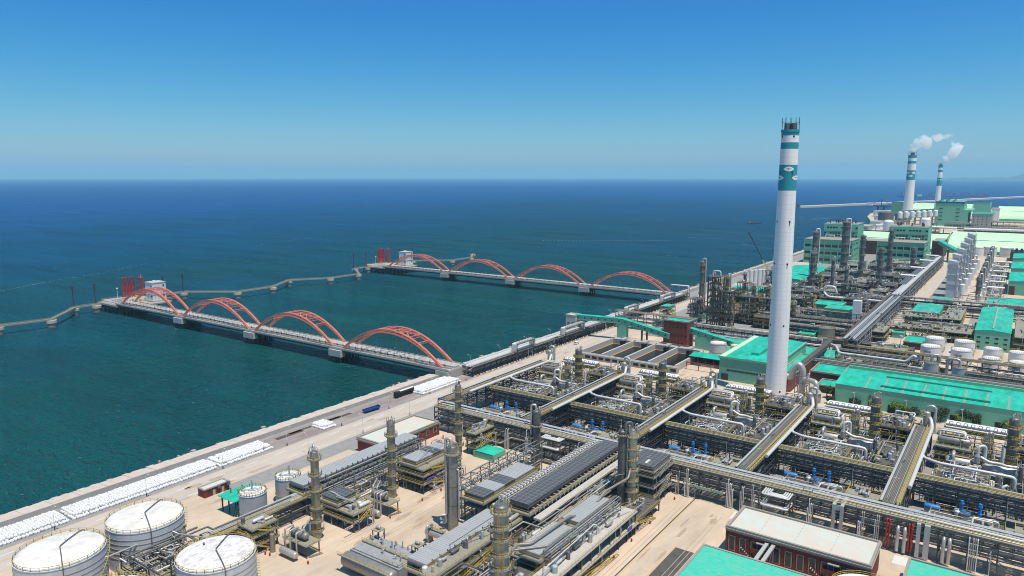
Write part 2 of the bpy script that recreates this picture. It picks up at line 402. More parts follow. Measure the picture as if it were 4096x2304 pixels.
def stains():
    rn=random.Random(44); b=MB()
    for i in range(70):
        x,y=rn.choice(((rn.uniform(-180,-160),rn.uniform(150,238)),(rn.uniform(-97,-74),rn.uniform(170,246)),(rn.uniform(-260,-200),rn.uniform(112,150)),(rn.uniform(-262,-247),rn.uniform(90,420)),(rn.uniform(-165,-142),rn.uniform(385,430))))
        L=rn.uniform(1.5,7);w=rn.uniform(.3,1.6);n=11;z=.024
        b.add([(x+w*math.cos(2*math.pi*k/n)*rn.uniform(.5,1.2),y+L*math.sin(2*math.pi*k/n)*rn.uniform(.6,1.1),z) for k in range(n)],[tuple(range(n))],'stain')
    for x in (-95.2,-93.6,-80.5,-78.9,-176,-174.4,-168,-166.4): b.quad([(x,150,.03),(x+.22,150,.03),(x+.3,240,.03),(x+.08,240,.03)],'stain')
    struct(b,'ground_stains')
stains()
def seawall():
    b=MB(); rn=random.Random(3)
    y=-60
    # crest slabs with ragged seaward edge, gentle fall to the sea
    prev=-291.5; ys=[];e=[]
    while y<1760:
        ys.append(y); e.append(-287.6+rn.uniform(-.55,.55)); y+=rn.uniform(1.2,3.4) if y<700 else rn.uniform(4,9)
    dx=lambda y: 0 if y<1000 else -(y-1000)/760*10
    for i in range(len(ys)-1):
        a,c=ys[i],ys[i+1]; d0=dx(a); d1=dx(c); e0=e[i]
        b.quad([(e0+d0,a,1.1),(-279.2+d0,a,2.),(-279.2+d1,c,2.),(e0+d1,c,1.1)],'wallc')
        b.quad([(-279.2+d0,a,2),(-279.0+d0,a,0),(-279.0+d1,c,0),(-279.2+d1,c,2)],'conc')
        b.quad([(e0+d0,a,1.1),(e0+d1,c,1.1),(-293.5+d1,c,-6),(-293.5+d0,a,-6)],'rock')
        if e[i+1]!=e0: b.quad([(e0+d1,c,1.1),(e[i+1]+d1,c,1.1),(e[i+1]+d1,c,-1),(e0+d1,c,-1)],'rock')
    struct(b,'seawall')
    # armour rocks along the water
    b=MB()
    for i in range(900):
        y=rn.uniform(60,1700)**1.0; x=-rn.uniform(287.8,291.5)+dx(y); r=rn.uniform(.5,1.3)*(1 if y<700 else 1.6); z=-2.2+rn.uniform(-.7,2.4)
        if y<300 and rn.random()<.5: continue
        vs=[]
        for u in (-1,1):
            for v in (-1,1):
                for w in (-1,1): vs.append((x+u*r*rn.uniform(.5,1),y+v*r*rn.uniform(.5,1),z+w*r*rn.uniform(.4,.8)))
        b.add(vs,[(0,1,3,2),(4,6,7,5),(0,4,5,1),(2,3,7,6),(0,2,6,4),(1,5,7,3)],'rock')
    tag(b.build('armour_rocks'),'rough armour rocks piled along the water side of the seawall','rocks',kind='stuff')
    # far wave wall
    b=MB(); b.box(-280.8,700,0,-279.4,1700,3.4,'wallc')
    for y in range(705,1690,9): b.box(-279.4,y,1.2,-279.3,y+2.2,2.2,'dark')
    single(b,'wave_wall','pale concrete wave wall with a row of square openings beyond the far arch bridge','wall')
seawall()
def haze():
    m=bpy.data.materials.new('haze'); m.use_nodes=True; t=m.node_tree; t.nodes.clear(); o=t.nodes.new('ShaderNodeOutputMaterial')
    v=t.nodes.new('ShaderNodeVolumePrincipled'); v.inputs['Color'].default_value=(.44,.80,.90,1); v.inputs['Density'].default_value=HAZE; v.inputs['Anisotropy'].default_value=.0
    t.links.new(v.outputs[0],o.inputs['Volume']); MATS['haze']=m
    b=MB(); b.box(-46000,-46000,-8,46000,46000,470,'haze'); tag(b.build('haze'),'thin blue sea haze that fades the horizon','haze',kind='stuff')
HAZE=4.3e-5
haze()
# ---------------- coast: bags, lamps, vehicles ----------------
def bag_mesh(rn,b,x,y,z,s=.67,h=1.05):
    a=rn.uniform(-.2,.2); n=6
    for i,(r0,z0,r1,z1) in enumerate(((.86,0,1.02,.5*h),(1.02,.5*h,.82,.92*h),(.82,.92*h,.2,h*1.04))):
        A=[];Bq=[]
        for k in range(n*1):
            t=2*math.pi*k/n+a+.5; q=1+.12*math.cos(3*t+a*9)
            A.append((x+s*r0*q*math.cos(t),y+s*r0*q*math.sin(t),z+z0)); Bq.append((x+s*r1*q*math.cos(t),y+s*r1*q*math.sin(t),z+z1))
        b.add(A+Bq,[(k,(k+1)%n,n+(k+1)%n,n+k) for k in range(n)],'bag',i<1)
    b.beam((x-.15,y,z+h),(x+.2,y+.1,z+h*1.2),.16,'bag')
def bags():
    rn=random.Random(5); spots=[]
    def block(x0,x1,y0,y1,tiers,gaps=()):
        for t in range(tiers):
            xs=x1-.6-(1.15*t); 
            x=xs
            while x>x0+.6+.3*t:
                y=y0+.6+.5*t
                while y<y1-.5*t:
                    if not any(g<y<g+1.6 for g in gaps) and rn.random()>.012: spots.append((x+rn.uniform(-.16,.16),y+rn.uniform(-.14,.14),t*1.0+rn.uniform(-.1,.14),t,tiers))
                    y+=1.14
                x-=1.16
    block(-275.6,-264.2,60,104.6,2); block(-275.6,-264.2,105.6,162,2); block(-275.6,-264.2,163,189.6,2)
    block(-274.5,-264.2,217.6,225.4,2); block(-276.6,-263.6,287,320,2)
    # the 300 that show largest: near, in the top tier or along the road side
    def inview(s): return s[1]>86
    vis=[s for s in spots if inview(s) and (s[3]==s[4]-1)]
    vis.sort(key=lambda s:s[0]**2+s[1]**2); top=set(vis[:300])
    tm=[]
    for k in range(4):
        b=MB(); bag_mesh(rn,b,0,0,0); tm.append(b.build('bulk_bag')); 
    for i,s in enumerate(vis[:300]):
        o=tm[i] if i<4 else tm[i%4].copy()
        if i>=4: COL.objects.link(o)
        o.location=s[:3]; o.rotation_euler=(0,0,rn.uniform(-.3,.3))
        tag(o,'white woven bulk bag in the long stack between seawall and road','bulk bag','white bulk bags stacked along the seawall')
    b=MB()
    for s in spots:
        if s in top or s[1]<80: continue
        bag_mesh(rn,b,*s[:3])
    tag(b.build('bulk_bags'),'rest of the white bulk bags stacked along the seawall','bulk bags',kind='stuff')
bags()
def lamp():
    t=thing('street_lamp','x','street lamp')
    b=MB(); b.cyl(0,0,0,8.2,.11,'lampw',8,r2=.06); b.build('pole',t)
    b=MB(); b.cyl(0,0,0,1.5,.2,'blued',8); b.build('base',t)
    b=MB(); b.tube([(0,0,7.9),(-.3,0,8.8),(-1.9,0,9.3)],.05,'lampw',5); b.build('arm',t)
    b=MB(); b.box(-2.5,-.16,9.25,-1.6,.16,9.4,'lampw'); b.build('lamp_head',t); return t
L0=lamp()
lw=['opposite the white storage tanks','level with the red brick hut','level with the two small white silos','level with the silver cooler roof','beside the small square heap of bags','beside the tilted blue trailer','beside the parked black tanker lorry','at the foot of the near arch bridge']
first=True
def put_lamp(x,y,label,rz=0):
    global first
    if first: L0.location=(x,y,0); L0['label']=label; L0['group']='street lamps along the coast road'; L0.rotation_euler=(0,0,rz); first=False
    else: copy_tree(L0,(x,y,0),label,rz=rz)
for i,l in enumerate(lw): put_lamp(-262.1,98.7+32.05*i,'white street lamp on the seaward kerb '+l,math.pi)
le=['just before the long brick building','beside the long brick building','beyond the brick building, near the pipe rack end','by the seaward end of the process blocks']
for i,l in enumerate(le): put_lamp(-246.2,193.9+32*i,'white street lamp on the plant side '+l)
lf=['just past the near arch bridge','before the first raised pipe bridge','after the first raised pipe bridge','beside the blue notice board','before the second raised pipe bridge','by the pale concrete transfer tower','past the concrete transfer tower','behind the open pipe trestle','before the third raised pipe bridge','next to the green-topped platform tower','close to the far arch bridge end']
for i,l in enumerate(lf): put_lamp(-276.3,345+31.5*i,'white street lamp between sea and silver pipes '+l)
def truck():
    t=thing('tanker_lorry','black tanker lorry with pale tank top parked by the seawall near the bags','lorry',(-272.2,282,0),rz=0)
    b=MB(); b.box(-1.2,-8,1.0,1.2,-5.6,3.3,'dark'); b.box(-1.15,-8.4,1.0,1.15,-8,2.0,'dark'); b.build('cab',t)
    b=MB(); b.box(-1.05,-8.03,2.1,1.05,-8.0,3.0,'glass'); b.build('windscreen',t)
    b=MB(); b.drum(-5.2,6.4,0,2.3,1.25,'dark',14,axis=1); b.drum(-5.0,6.2,0,2.55,1.08,'white',14,axis=1); b.build('tank',t)
    b=MB(); b.box(-.6,-7.5,.8,.6,6.2,1.1,'steel'); b.build('chassis',t)
    for y in (-7,-4.6,2.6,3.9,5.2):
        for x in (-1.05,1.05):
            b=MB(); b.cyl(0,0,-.16,.16,.5,'tyre',12); o=b.build('wheel',t,(x,y,.5)); o.rotation_euler=(0,math.pi/2,0)
truck()
def trailer():
    t=thing('tipper_trailer','dark blue empty flat trailer standing alone by the road','trailer',(-267,251.2,0),rz=R(-4))
    b=MB(); b.box(-1.25,-5,1.0,1.25,5,1.25,'blued'); b.build('bed',t)
    b=MB(); b.box(-1.3,-5,1.25,-1.2,5,1.9,'blued'); b.box(1.2,-5,1.25,1.3,5,1.9,'blued'); b.box(-1.2,4.9,1.25,1.2,5,2.2,'blued'); b.build('side_panel',t)
    b=MB(); b.box(-.5,-5,.7,.5,4.5,1.0,'steel'); b.build('chassis',t)
    for y in (2.4,3.8):
        for x in (-1.,1.):
            b=MB(); b.cyl(0,0,-.16,.16,.48,'tyre',12); o=b.build('wheel',t,(x,y,.48)); o.rotation_euler=(0,math.pi/2,0)
trailer()
def van():
    t=thing('white_van','small white van driving on the coast road near the settling basins','van',(-256.6,443,0))
    b=MB(); b.box(-.95,-2.4,.35,.95,2.3,1.25,'white'); b.box(-.88,-1.7,1.25,.88,2.2,2.0,'white'); b.build('body',t)
    b=MB(); b.box(-.9,-1.55,1.3,.9,2.0,1.75,'glass'); b.build('side_window',t)
    b=MB(); b.box(-.8,-1.74,1.3,.8,-1.7,1.85,'glass'); b.build('windscreen',t)
    for y in (-1.5,1.5):
        for x in (-.9,.9):
            b=MB(); b.cyl(0,0,-.1,.1,.34,'tyre',10); o=b.build('wheel',t,(x,y,.34)); o.rotation_euler=(0,math.pi/2,0)
van()
# ---------------- arch bridges ----------------
SP=[(-660,-566),(-560.5,-470),(-463.5,-376),(-366.5,-278.8)]
def bridge():
    t=thing('arch_bridge','x','bridge',(0,0,0))
    b=MB(); b.box(-668,319,4.6,-272,335.5,5.7,'concl'); b.box(-668,318.6,5.2,-272,319,6.3,'concl'); b.box(-668,321.6,5.7,-272,321.9,6.6,'concl'); b.box(-668,335.2,5.7,-272,335.6,6.3,'conc')
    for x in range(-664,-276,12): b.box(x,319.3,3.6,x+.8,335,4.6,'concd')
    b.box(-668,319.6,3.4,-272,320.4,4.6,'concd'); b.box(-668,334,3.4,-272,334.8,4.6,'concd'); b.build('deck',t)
    b=MB()
    for y in (319.1,323.2): b.rail([(-666,y,5.8),(-274,y,5.8)],1.2,'plat',4,.1)
    b.build('railing',t)
    rn=random.Random(8)
    for i,(y,r,m) in enumerate(((324.2,.28,'pipe'),(325.2,.36,'pipel'),(326.2,.3,'galv'),(327.1,.36,'pipel'),(328.1,.3,'pipe'),(329.1,.4,'pipel'),(330.2,.3,'galv'))):
        b=MB(); b.tube([(-668,y,6.9),(-272,y,6.9)],r,m,7); b.build('pipeline',t)
    b=MB()
    for x in range(-664,-276,6):
        b.box(x,323.6,6.1,x+.35,330.8,6.5,'dark'); b.box(x,323.7,5.7,x+.3,324,7.7,'dark'); b.box(x,330.5,5.7,x+.3,330.8,7.7,'dark')
        if x%12==0: b.box(x,323.7,7.5,x+.3,330.8,7.7,'steel')
    b.build('pipe_supports',t)
    for x0,x1 in SP:
        cx=(x0+x1)/2; L=(x1-x0)/2; n=24
        def pt(u,y,dz): 
            return (cx+u*L*(1-dz*.012),y,6+(17.8-dz)*(1-u*u)-(0 if abs(u)<.999 else 0))
        us=[-1+2*i/n for i in range(n+1)]
        arch=None
        for y0 in (321.0,332.0):
            b=MB()
            for dz in (0,2.1):
                for dy in (-.45,.45):
                    P=[pt(u,y0+dy,dz) for u in us]
                    for p,q in zip(P,P[1:]): b.beam(p,q,.42 if dz==0 else .5,'arch',.5)
            for i in range(n):
                a,c=pt(us[i],y0,0),pt(us[i+1],y0,2.1)
                for dy in (-.45,.45):
                    b.beam((a[0],y0+dy,a[2]),(c[0],y0+dy,c[2]),.17,'arch')
                    e=pt(us[i],y0,2.1); b.beam((a[0],y0+dy,a[2]),(e[0],y0+dy,e[2]),.17,'arch')
                b.beam((a[0],y0-.45,a[2]),(a[0],y0+.45,a[2]),.2,'arch')
            o=b.build('arch' if arch is None else 'rib',t if arch is None else arch)
            if arch is None: arch=o
        b=MB()
        for u in (-.55,-.38,-.22,-.07,.07,.22,.38,.55):
            for dz in (0,2.1):
                p=pt(u,321.4,dz);q=pt(u,331.6,dz); b.beam(p,q,.34,'arch')
            p=pt(u,321.4,0);
            for k in range(5):
                a=Vector(pt(u,321.4,0)).lerp(Vector(pt(u,331.6,0)),k/5);c=Vector(pt(u,321.4,2.1)).lerp(Vector(pt(u,331.6,2.1)),(k+1)/5); b.beam(a,c,.14,'arch')
        for a,c in ((-.38,-.22),(-.22,-.07),(.07,.22),(.22,.38)):
            m=(pt((a+c)/2,326.5,0)); s=1 if a<0 else -1
            e=c if a<0 else a; f=a if a<0 else c
            for y in (321.4,331.6): b.beam(pt(f,y,0),pt(e,326.5,0),.28,'arch')
        b.build('cross_bracing',arch)
        b=MB()
        for i in range(1,20):
            u=-1+i/10
            for y in (321,332):
                b=MB(); p=pt(u,y,2.1); b.beam(p,(p[0],y,5.8),.07,'mast'); b.build('hanger',arch)
    for x in (-563.3,-466.8,-371.2):
        b=MB(); b.box(x-6,317.2,.2,x+6,321.5,4.6,'concl'); b.box(x-5,321.5,.6,x+5,333,2.8,'concd'); b.box(x-6,333,.2,x+6,337,4.6,'conc')
        for px in (-4,-1.4,1.4,4):
            for py in (318.8,322.5,326,330,335): b.cyl(x+px,py,-7,.6,.62,'concd',8,top=False)
        b.build('pier',t)
    b=MB(); b.box(-282,318,-5,-272,337,4.6,'conc'); b.build('abutment',t)
    return t
B1=bridge(); B1['label']='near coral red arch bridge of four spans carrying silver pipes over the water'; B1['group']='red arch bridges out to the jetty heads'
copy_tree(B1,(0,336.5,0),'second coral red arch bridge, farther off, carrying pipes to the distant jetty head')
# ---------------- jetty heads ----------------
def jetty_head(): 
    t=thing('jetty_platform','x','jetty platform')
    b=MB(); b.box(-705,324,3.6,-660,360,4.8,'conc'); b.box(-660,336,3.6,-645.5,360,4.8,'conc'); b.box(-700,318,2.6,-664,324,4.2,'conc'); b.build('deck',t)
    b=MB()
    for x in range(-704,-660,7):
        for y in (320,327,334,341,348,356): b=MB(); b.cyl(x,y,-7,3.6,.7,'concd',8,top=False); b.build('pile',t)
    b=MB(); b.box(-703,319,-.5,-690,326,2.6,'concd'); b.build('pile_cap',t); b=MB(); b.box(-682,319,-.5,-670,326,2.6,'concd'); b.build('pile_cap',t)
    b=MB(); b.rail([(-705,324,4.8),(-705,360,4.8),(-645.5,360,4.8)],1.2,'yel',3,.12); b.rail([(-700,318.2,4.2),(-666,318.2,4.2)],1.2,'yel',3,.12); b.build('railing',t)
    rn=random.Random(4); b=MB()
    for i in range(9):
        y=327+i*1.1; b.tube([(-664,y,5.6),(-690-rn.random()*6,y,5.6),(-697,341+i,5.6)],.22,rn.choice(['pipe','pipel','galv']),6)
    for i in range(14):
        x=-rn.uniform(666,704);y=rn.uniform(328,357);b.box(x,y,4.8,x+rn.uniform(.8,2.5),y+rn.uniform(.8,2.5),4.8+rn.uniform(.6,2.2),rn.choice(['white','plat','yel','galv']))
    b.build('pipework',t); return t
def control(): 
    t=thing('control_building','x','building',(0,0,0))
    b=MB(); b.box(-664.3,345.5,4.8,-652,358.5,22.2,'white'); b.box(-664.6,345.2,22.2,-651.7,358.8,22.9,'concl'); b.box(-664.6,345.2,11.6,-651.7,358.8,12.0,'conc'); b.build('wall',t)
    b=MB(); b.box(-664.9,344.9,4.8,-651.4,359.1,6.1,'concl'); b.build('plinth',t)
    b=MB(); b.box(-664.0,345.8,22.9,-652.3,358.2,23.0,'concl'); b.box(-660,350,23,-658,352,24.2,'white'); b.build('roof',t)
    for z in (9,13.5,18.5):
        for q in (0,1):
            b=MB()
            if q: b.box(-651.98,355.5,z,-651.9,357,z+1.8,'glass')
            else: b.box(-654.6,345.44,z,-653.2,345.5,z+1.8,'glass')
            b.build('window',t)
    return t
def loading_arm():
    t=thing('marine_loader','x','loading arm')
    b=MB(); b.cyl(0,0,4.8,14.2,.75,'arm',10); b.cyl(0,0,4.8,5.6,.9,'arm',10); b.build('column',t)
    b=MB(); b.box(-.8,-.8,12.2,.8,.8,15.4,'arm'); b.cyl(.7,0,11.5,15,.4,'arm',8); b.build('swivel',t)
    b=MB(); b.tube([(0,0,15),(-.5,0,23.6),(0,0,24.2)],.58,'arm',7); b.cyl(0,0,23.4,24.4,.7,'arm',8); b.build('inner_arm',t)
    b=MB(); b.tube([(.2,0,24),(1.0,0,13)],.45,'redd',7); b.build('outer_arm',t); return t
def gangway():
    t=thing('gangway_tower','x','access tower')
    b=MB()
    for x in (-1.3,1.3):
        for y in (-1.3,1.3): b.box(x-.2,y-.2,4.8,x+.2,y+.2,23,'arm')
    for k in range(9):
        z=6.8+2*k
        for s in (-1.3,1.3): b.beam((-1.3,s,z),(1.3,s,z),.2,'arm'); b.beam((s,-1.3,z),(s,1.3,z),.2,'arm'); b.beam((-1.3,s,z-2),(1.3,s,z),.15,'arm'); b.beam((s,-1.3,z-2),(s,1.3,z),.15,'arm')
    b.build('lattice',t); b=MB(); b.box(-1.8,-1.8,22.8,1.8,1.8,23.1,'arm'); b.rail([(-1.8,-1.8,23.1),(1.8,-1.8,23.1),(1.8,1.8,23.1),(-1.8,1.8,23.1)],1.1,'arm',2,.1,True); b.cyl(0,0,23.1,26,.12,'lampw',6); b.build('top_platform',t); return t
def light_mast():
    t=thing('light_mast','x','light mast')
    b=MB(); b.cyl(0,0,4.8,14.2,.25,'lampw',8,r2=.2); b.build('pole',t)
    b=MB(); b.dome(0,0,14.9,.9,.7,'white',10,3); b.lathe([(.3,14.1),(.9,14.9)],'white',10); b.build('lamp_head',t); return t
def mast():
    t=thing('mooring_mast','x','mast')
    b=MB(); b.cyl(0,0,2.6,21,.55,'mast',8,r2=.42); b.build('pole',t)
    b=MB(); b.box(-.7,-.7,20,.7,.7,20.3,'mast'); b.box(-.9,-.3,21,.9,.3,21.9,'mast'); b.box(-.3,-.9,18.6,.3,.9,19.3,'mast'); b.cyl(0,0,20,22.6,.2,'mast',6); b.build('lamp_cluster',t); return t
def dolphin():
    t=thing('mooring_dolphin','x','mooring pier')
    b=MB(); b.cyl(0,0,-6,-2.8,4.3,'concd',16,r2=3.5,top=False); b.cyl(0,0,-2.8,0,3.5,'conc',16,top=False); b.cyl(0,0,0,2.2,4.2,'concl',16); b.build('pier_shaft',t)
    b=MB(); b.rail([(4*math.cos(a*math.pi/4),4*math.sin(a*math.pi/4),2.2) for a in range(8)],1.1,'yel',2,.1,True); b.build('railing',t); return t
jh=jetty_head(); jh['label']='concrete jetty platform on piles at the end of the near arch bridge'; jh['group']='jetty platforms'; copy_tree(jh,(0,336.5,0),'distant concrete jetty platform at the end of the second arch bridge')
cb=control(); cb['label']='white square control building behind the first arch of the near bridge'; cb['group']='white control buildings on the jetty platforms'; copy_tree(cb,(0,336.5,0),'white square control building on the distant jetty platform')
la=loading_arm(); la['group']='red loading arms'
an=['leftmost','second from left','middle','second from right','rightmost']
ok=True
for d,w in ((0,'near jetty platform'),(336.5,'distant jetty platform')):
    for i,nm in enumerate(an):
        p=(-699.5,342.5+d+2.6*i,0); l='tall red loading arm, %s of the five on the %s'%(nm,w)
        if ok: la.location=p; la['label']=l; ok=False
        else: copy_tree(la,p,l)
gw=gangway(); gw.location=(-696.5,358.4,0); gw['label']='red lattice access tower right of the loading arms on the near jetty'; gw['group']='red lattice access towers'; copy_tree(gw,(-696.5,695,0),'red lattice access tower right of the loading arms on the distant jetty')
lm=light_mast(); lm.location=(-697.5,335.8,0); lm['label']='white lamp mast with round head at the left corner of the near jetty platform'; lm['group']='white lamp masts'; copy_tree(lm,(-697.5,672.3,0),'white lamp mast with round head at the left corner of the distant jetty platform')
ms=mast(); ms['group']='dark red mooring masts'; ok=True
for (y,l) in ((296,'farthest left of the near jetty, on a round concrete pier'),(315,'second left of the near jetty platform'),(380,'half hidden behind the near control building'),(401,'just right of the near control building'),(632.5,'on the left round pier before the distant jetty'),(654,'beside the distant loading arms, on its left'),(716.5,'behind the distant control building'),(742,'just right of the distant control building')):
    p=(-696.5,y,0); l='dark red mast '+l
    if ok: ms.location=p; ms['label']=l; ok=False
    else: copy_tree(ms,p,l)
dl=dolphin(); dl['group']='round concrete mooring piers'; ok=True
dn=[((-656,222),'under the bend at the left picture edge'),((-651.5,258.5),'under the second bend left of the near jetty'),((-694,295),'carrying the leftmost red mast'),((-693,314),'carrying the second red mast'),((-696,401.5),'just right of the near control building'),((-653.5,434.5),'right of the near jetty, below the first bend'),((-653,477),'left half of the long zigzag walkway'),((-680,518.5),'at the seaward kink of the zigzag walkway'),((-654.5,557.5),'in the middle between the two jetties'),((-655,601),'below the steep ramp near the distant jetty'),((-697,635),'carrying the left mast of the distant jetty'),((-694,655),'carrying the second mast of the distant jetty'),((-696,743),'right of the distant control building'),((-655,778.5),'behind the second span of the far bridge'),((-655,821),'near the right end of the far walkway'),((-683,861),'last one at the right end of the far walkway')]
for p,l in dn:
    l='round concrete mooring pier '+l
    if ok: dl.location=(*p,0); dl['label']=l; ok=False
    else: copy_tree(dl,(*p,0),l)
def walkway(pts,label):
    t=thing('walkway',label,'walkway',group='mooring walkways')
    for a,c in zip(pts,pts[1:]):
        b=MB(); a=Vector((*a,2.75)); c=Vector((*c,2.75)); b.beam(a,c,3.1,'plat',1.3); b.build('span',t)
        b=MB(); d=(c-a).normalized(); r=Vector((-d.y,d.x,0))*1.2
        for k in (-1,1): b.rail([a+r*k+Vector((0,0,.45)),c+r*k+Vector((0,0,.45))],1.1,'plat',4,.12)
        b.build('railing',t)
walkway([(-650,120),(-657,170),(-656,223),(-651.5,259),(-694,296),(-696,331)],'narrow concrete walkway kinking away from the near jetty to the left picture edge')
walkway([(-697,360),(-697,402),(-653,434),(-653.5,478),(-680,519),(-654.5,558),(-655,603),(-697,634),(-698,672)],'long zigzag walkway linking the near and the distant jetty')
walkway([(-697,696),(-697,742),(-655,779),(-655,822),(-683,862)],'far walkway running right from the distant jetty to a last pier')
# ---------------- plant kit ----------------
PM=['pipe','pipel','galv','piped','pipet','pipe','galv','clad']
def ring(b,x,y,z,r0,r1,a0,a1,m,n=14,h=.3,rail=True,rm='yel',rw=.07):
    A=[a0+(a1-a0)*i/n for i in range(n+1)]
    vs=[]
    for a in A:
        c,s=math.cos(a),math.sin(a)
        vs+=[(x+r0*c,y+r0*s,z),(x+r1*c,y+r1*s,z),(x+r1*c,y+r1*s,z-h),(x+r0*c,y+r0*s,z-h)]
    fs=[]
    for i in range(n):
        p=4*i;q=p+4
        fs+=[(p,p+1,q+1,q),(p+1,p+2,q+2,q+1),(p+2,p+3,q+3,q+2)]
    b.add(vs,fs,m)
    if rail:
        P=[(x+(r1-.05)*math.cos(a),y+(r1-.05)*math.sin(a),z) for a in A]
        b.rail(P,1.1,rm,1.6,rw)
def tower(label,x,y,H,r,plats,m='clad',side=(),group=None,mp='plat',rw=.07,name='distillation_column',gooseneck=None,seed=0,z0=0,full=False,cat='column',arc=None,rm='yel',n=20):
    rn=random.Random(seed+int(H*7)); t=thing(name,label,cat,(x,y,0),group)
    b=MB(); b.cyl(0,0,z0,z0+2.2,r*1.03,'cladw' if z0==0 else m,n,top=False); b.cyl(0,0,z0+2.2,H-r*.5,r,m,n,top=False); b.dome(0,0,H-r*.5,r,r*.5,'cladd',n,4)
    for k in range(3): b.cyl(0,0,z0+(H-z0)*(.3+.22*k),z0+(H-z0)*(.3+.22*k)+.25,r*1.035,'cladd',n,top=False)
    b.build('shell',t)
    for i,z in enumerate(plats):
        b=MB(); a0,a1=arc or (R(-170+20*(i%3)),R(75+20*(i%2)))
        if full or i==len(plats)-1: a0,a1=0,2*math.pi
        ring(b,0,0,z,r,r+.95,a0,a1,mp,16,.28,True,rm,rw)
        for k in range(6):
            a=a0+(a1-a0)*(k+.5)/6; b.beam((r*math.cos(a),r*math.sin(a),z-1.1),((r+1.05)*math.cos(a),(r+1.05)*math.sin(a),z-.2),.12,mp)
        b.build('platform',t)
    b=MB(); pz=[z0+.3]+list(plats)
    for i,(a,c) in enumerate(zip(pz,pz[1:])):
        an=R(-60+ (18 if i%2 else -8)); b.ladder((r+.6)*math.cos(an),(r+.6)*math.sin(an),a,c+1.1,rm,.6)
        b.tube([((r+.95)*math.cos(an),(r+.95)*math.sin(an),a+2.2),((r+.95)*math.cos(an),(r+.95)*math.sin(an),c+1.1)],.045,rm,4)
    b.build('ladder',t)
    for k,(an,rr,zt,zb,pm) in enumerate(side):
        an=R(an); q=r+rr+.25; c,s=math.cos(an),math.sin(an); b=MB()
        b.tube([(0.3*c,.3*s,H-.2),(0.3*c,.3*s,H+1.+rr*2),(q*c,q*s,H+1.+rr*2),(q*c,q*s,zb),(q*c+2.5*c,q*s+2.5*s,zb)] if zt is None else [(r*.9*c,r*.9*s,zt),(q*c,q*s,zt),(q*c,q*s,zb),(q*c+2*c,q*s+2*s,zb)],rr,pm,9); b.build('pipe',t)
    b=MB(); 
    for k in range(4):
        a=rn.uniform(0,6.28); d=r*.55; p=(d*math.cos(a),d*math.sin(a)); b.tube([(p[0],p[1],H-r*.4),(p[0],p[1],H+rn.uniform(.8,1.6)),(p[0]*1.9,p[1]*1.9,H+rn.uniform(.8,1.5)),(p[0]*1.9,p[1]*1.9,H-1.5)],rn.uniform(.08,.16),rn.choice(('pipe','piped','galv')),6)
    b.build('top_piping',t)
    return t
def pipes_on(b_parent,y0,y1,x0,x1,z,rn,n,mats,r0=.1,r1=.32,name='pipe',drop=0,nn=6):
    """n pipes along local x between y0 and y1 resting at z; each pipe its own part"""
    ys=[y0+(y1-y0)*(i+.5)/n for i in range(n)]
    for y in ys:
        r=rn.uniform(r0,r1); b=MB(); a=x0+rn.uniform(0,.06)*(x1-x0)*(rn.random()<.5); c=x1-rn.uniform(0,.12)*(x1-x0)*(rn.random()<.4)
        P=[(a,y,z+r),(c,y,z+r)]
        if rn.random()<drop: P=[(a,y,z+r),((a+c)/2-1.5,y,z+r),((a+c)/2-1.5,y,z+r+1.2),((a+c)/2+1.5,y,z+r+1.2),((a+c)/2+1.5,y,z+r),(c,y,z+r)]
        if rn.random()<.3: P=P+[(c,y,z-2.5)]
        b.tube(P,r,rn.choice(mats),nn); b.build(name,b_parent)
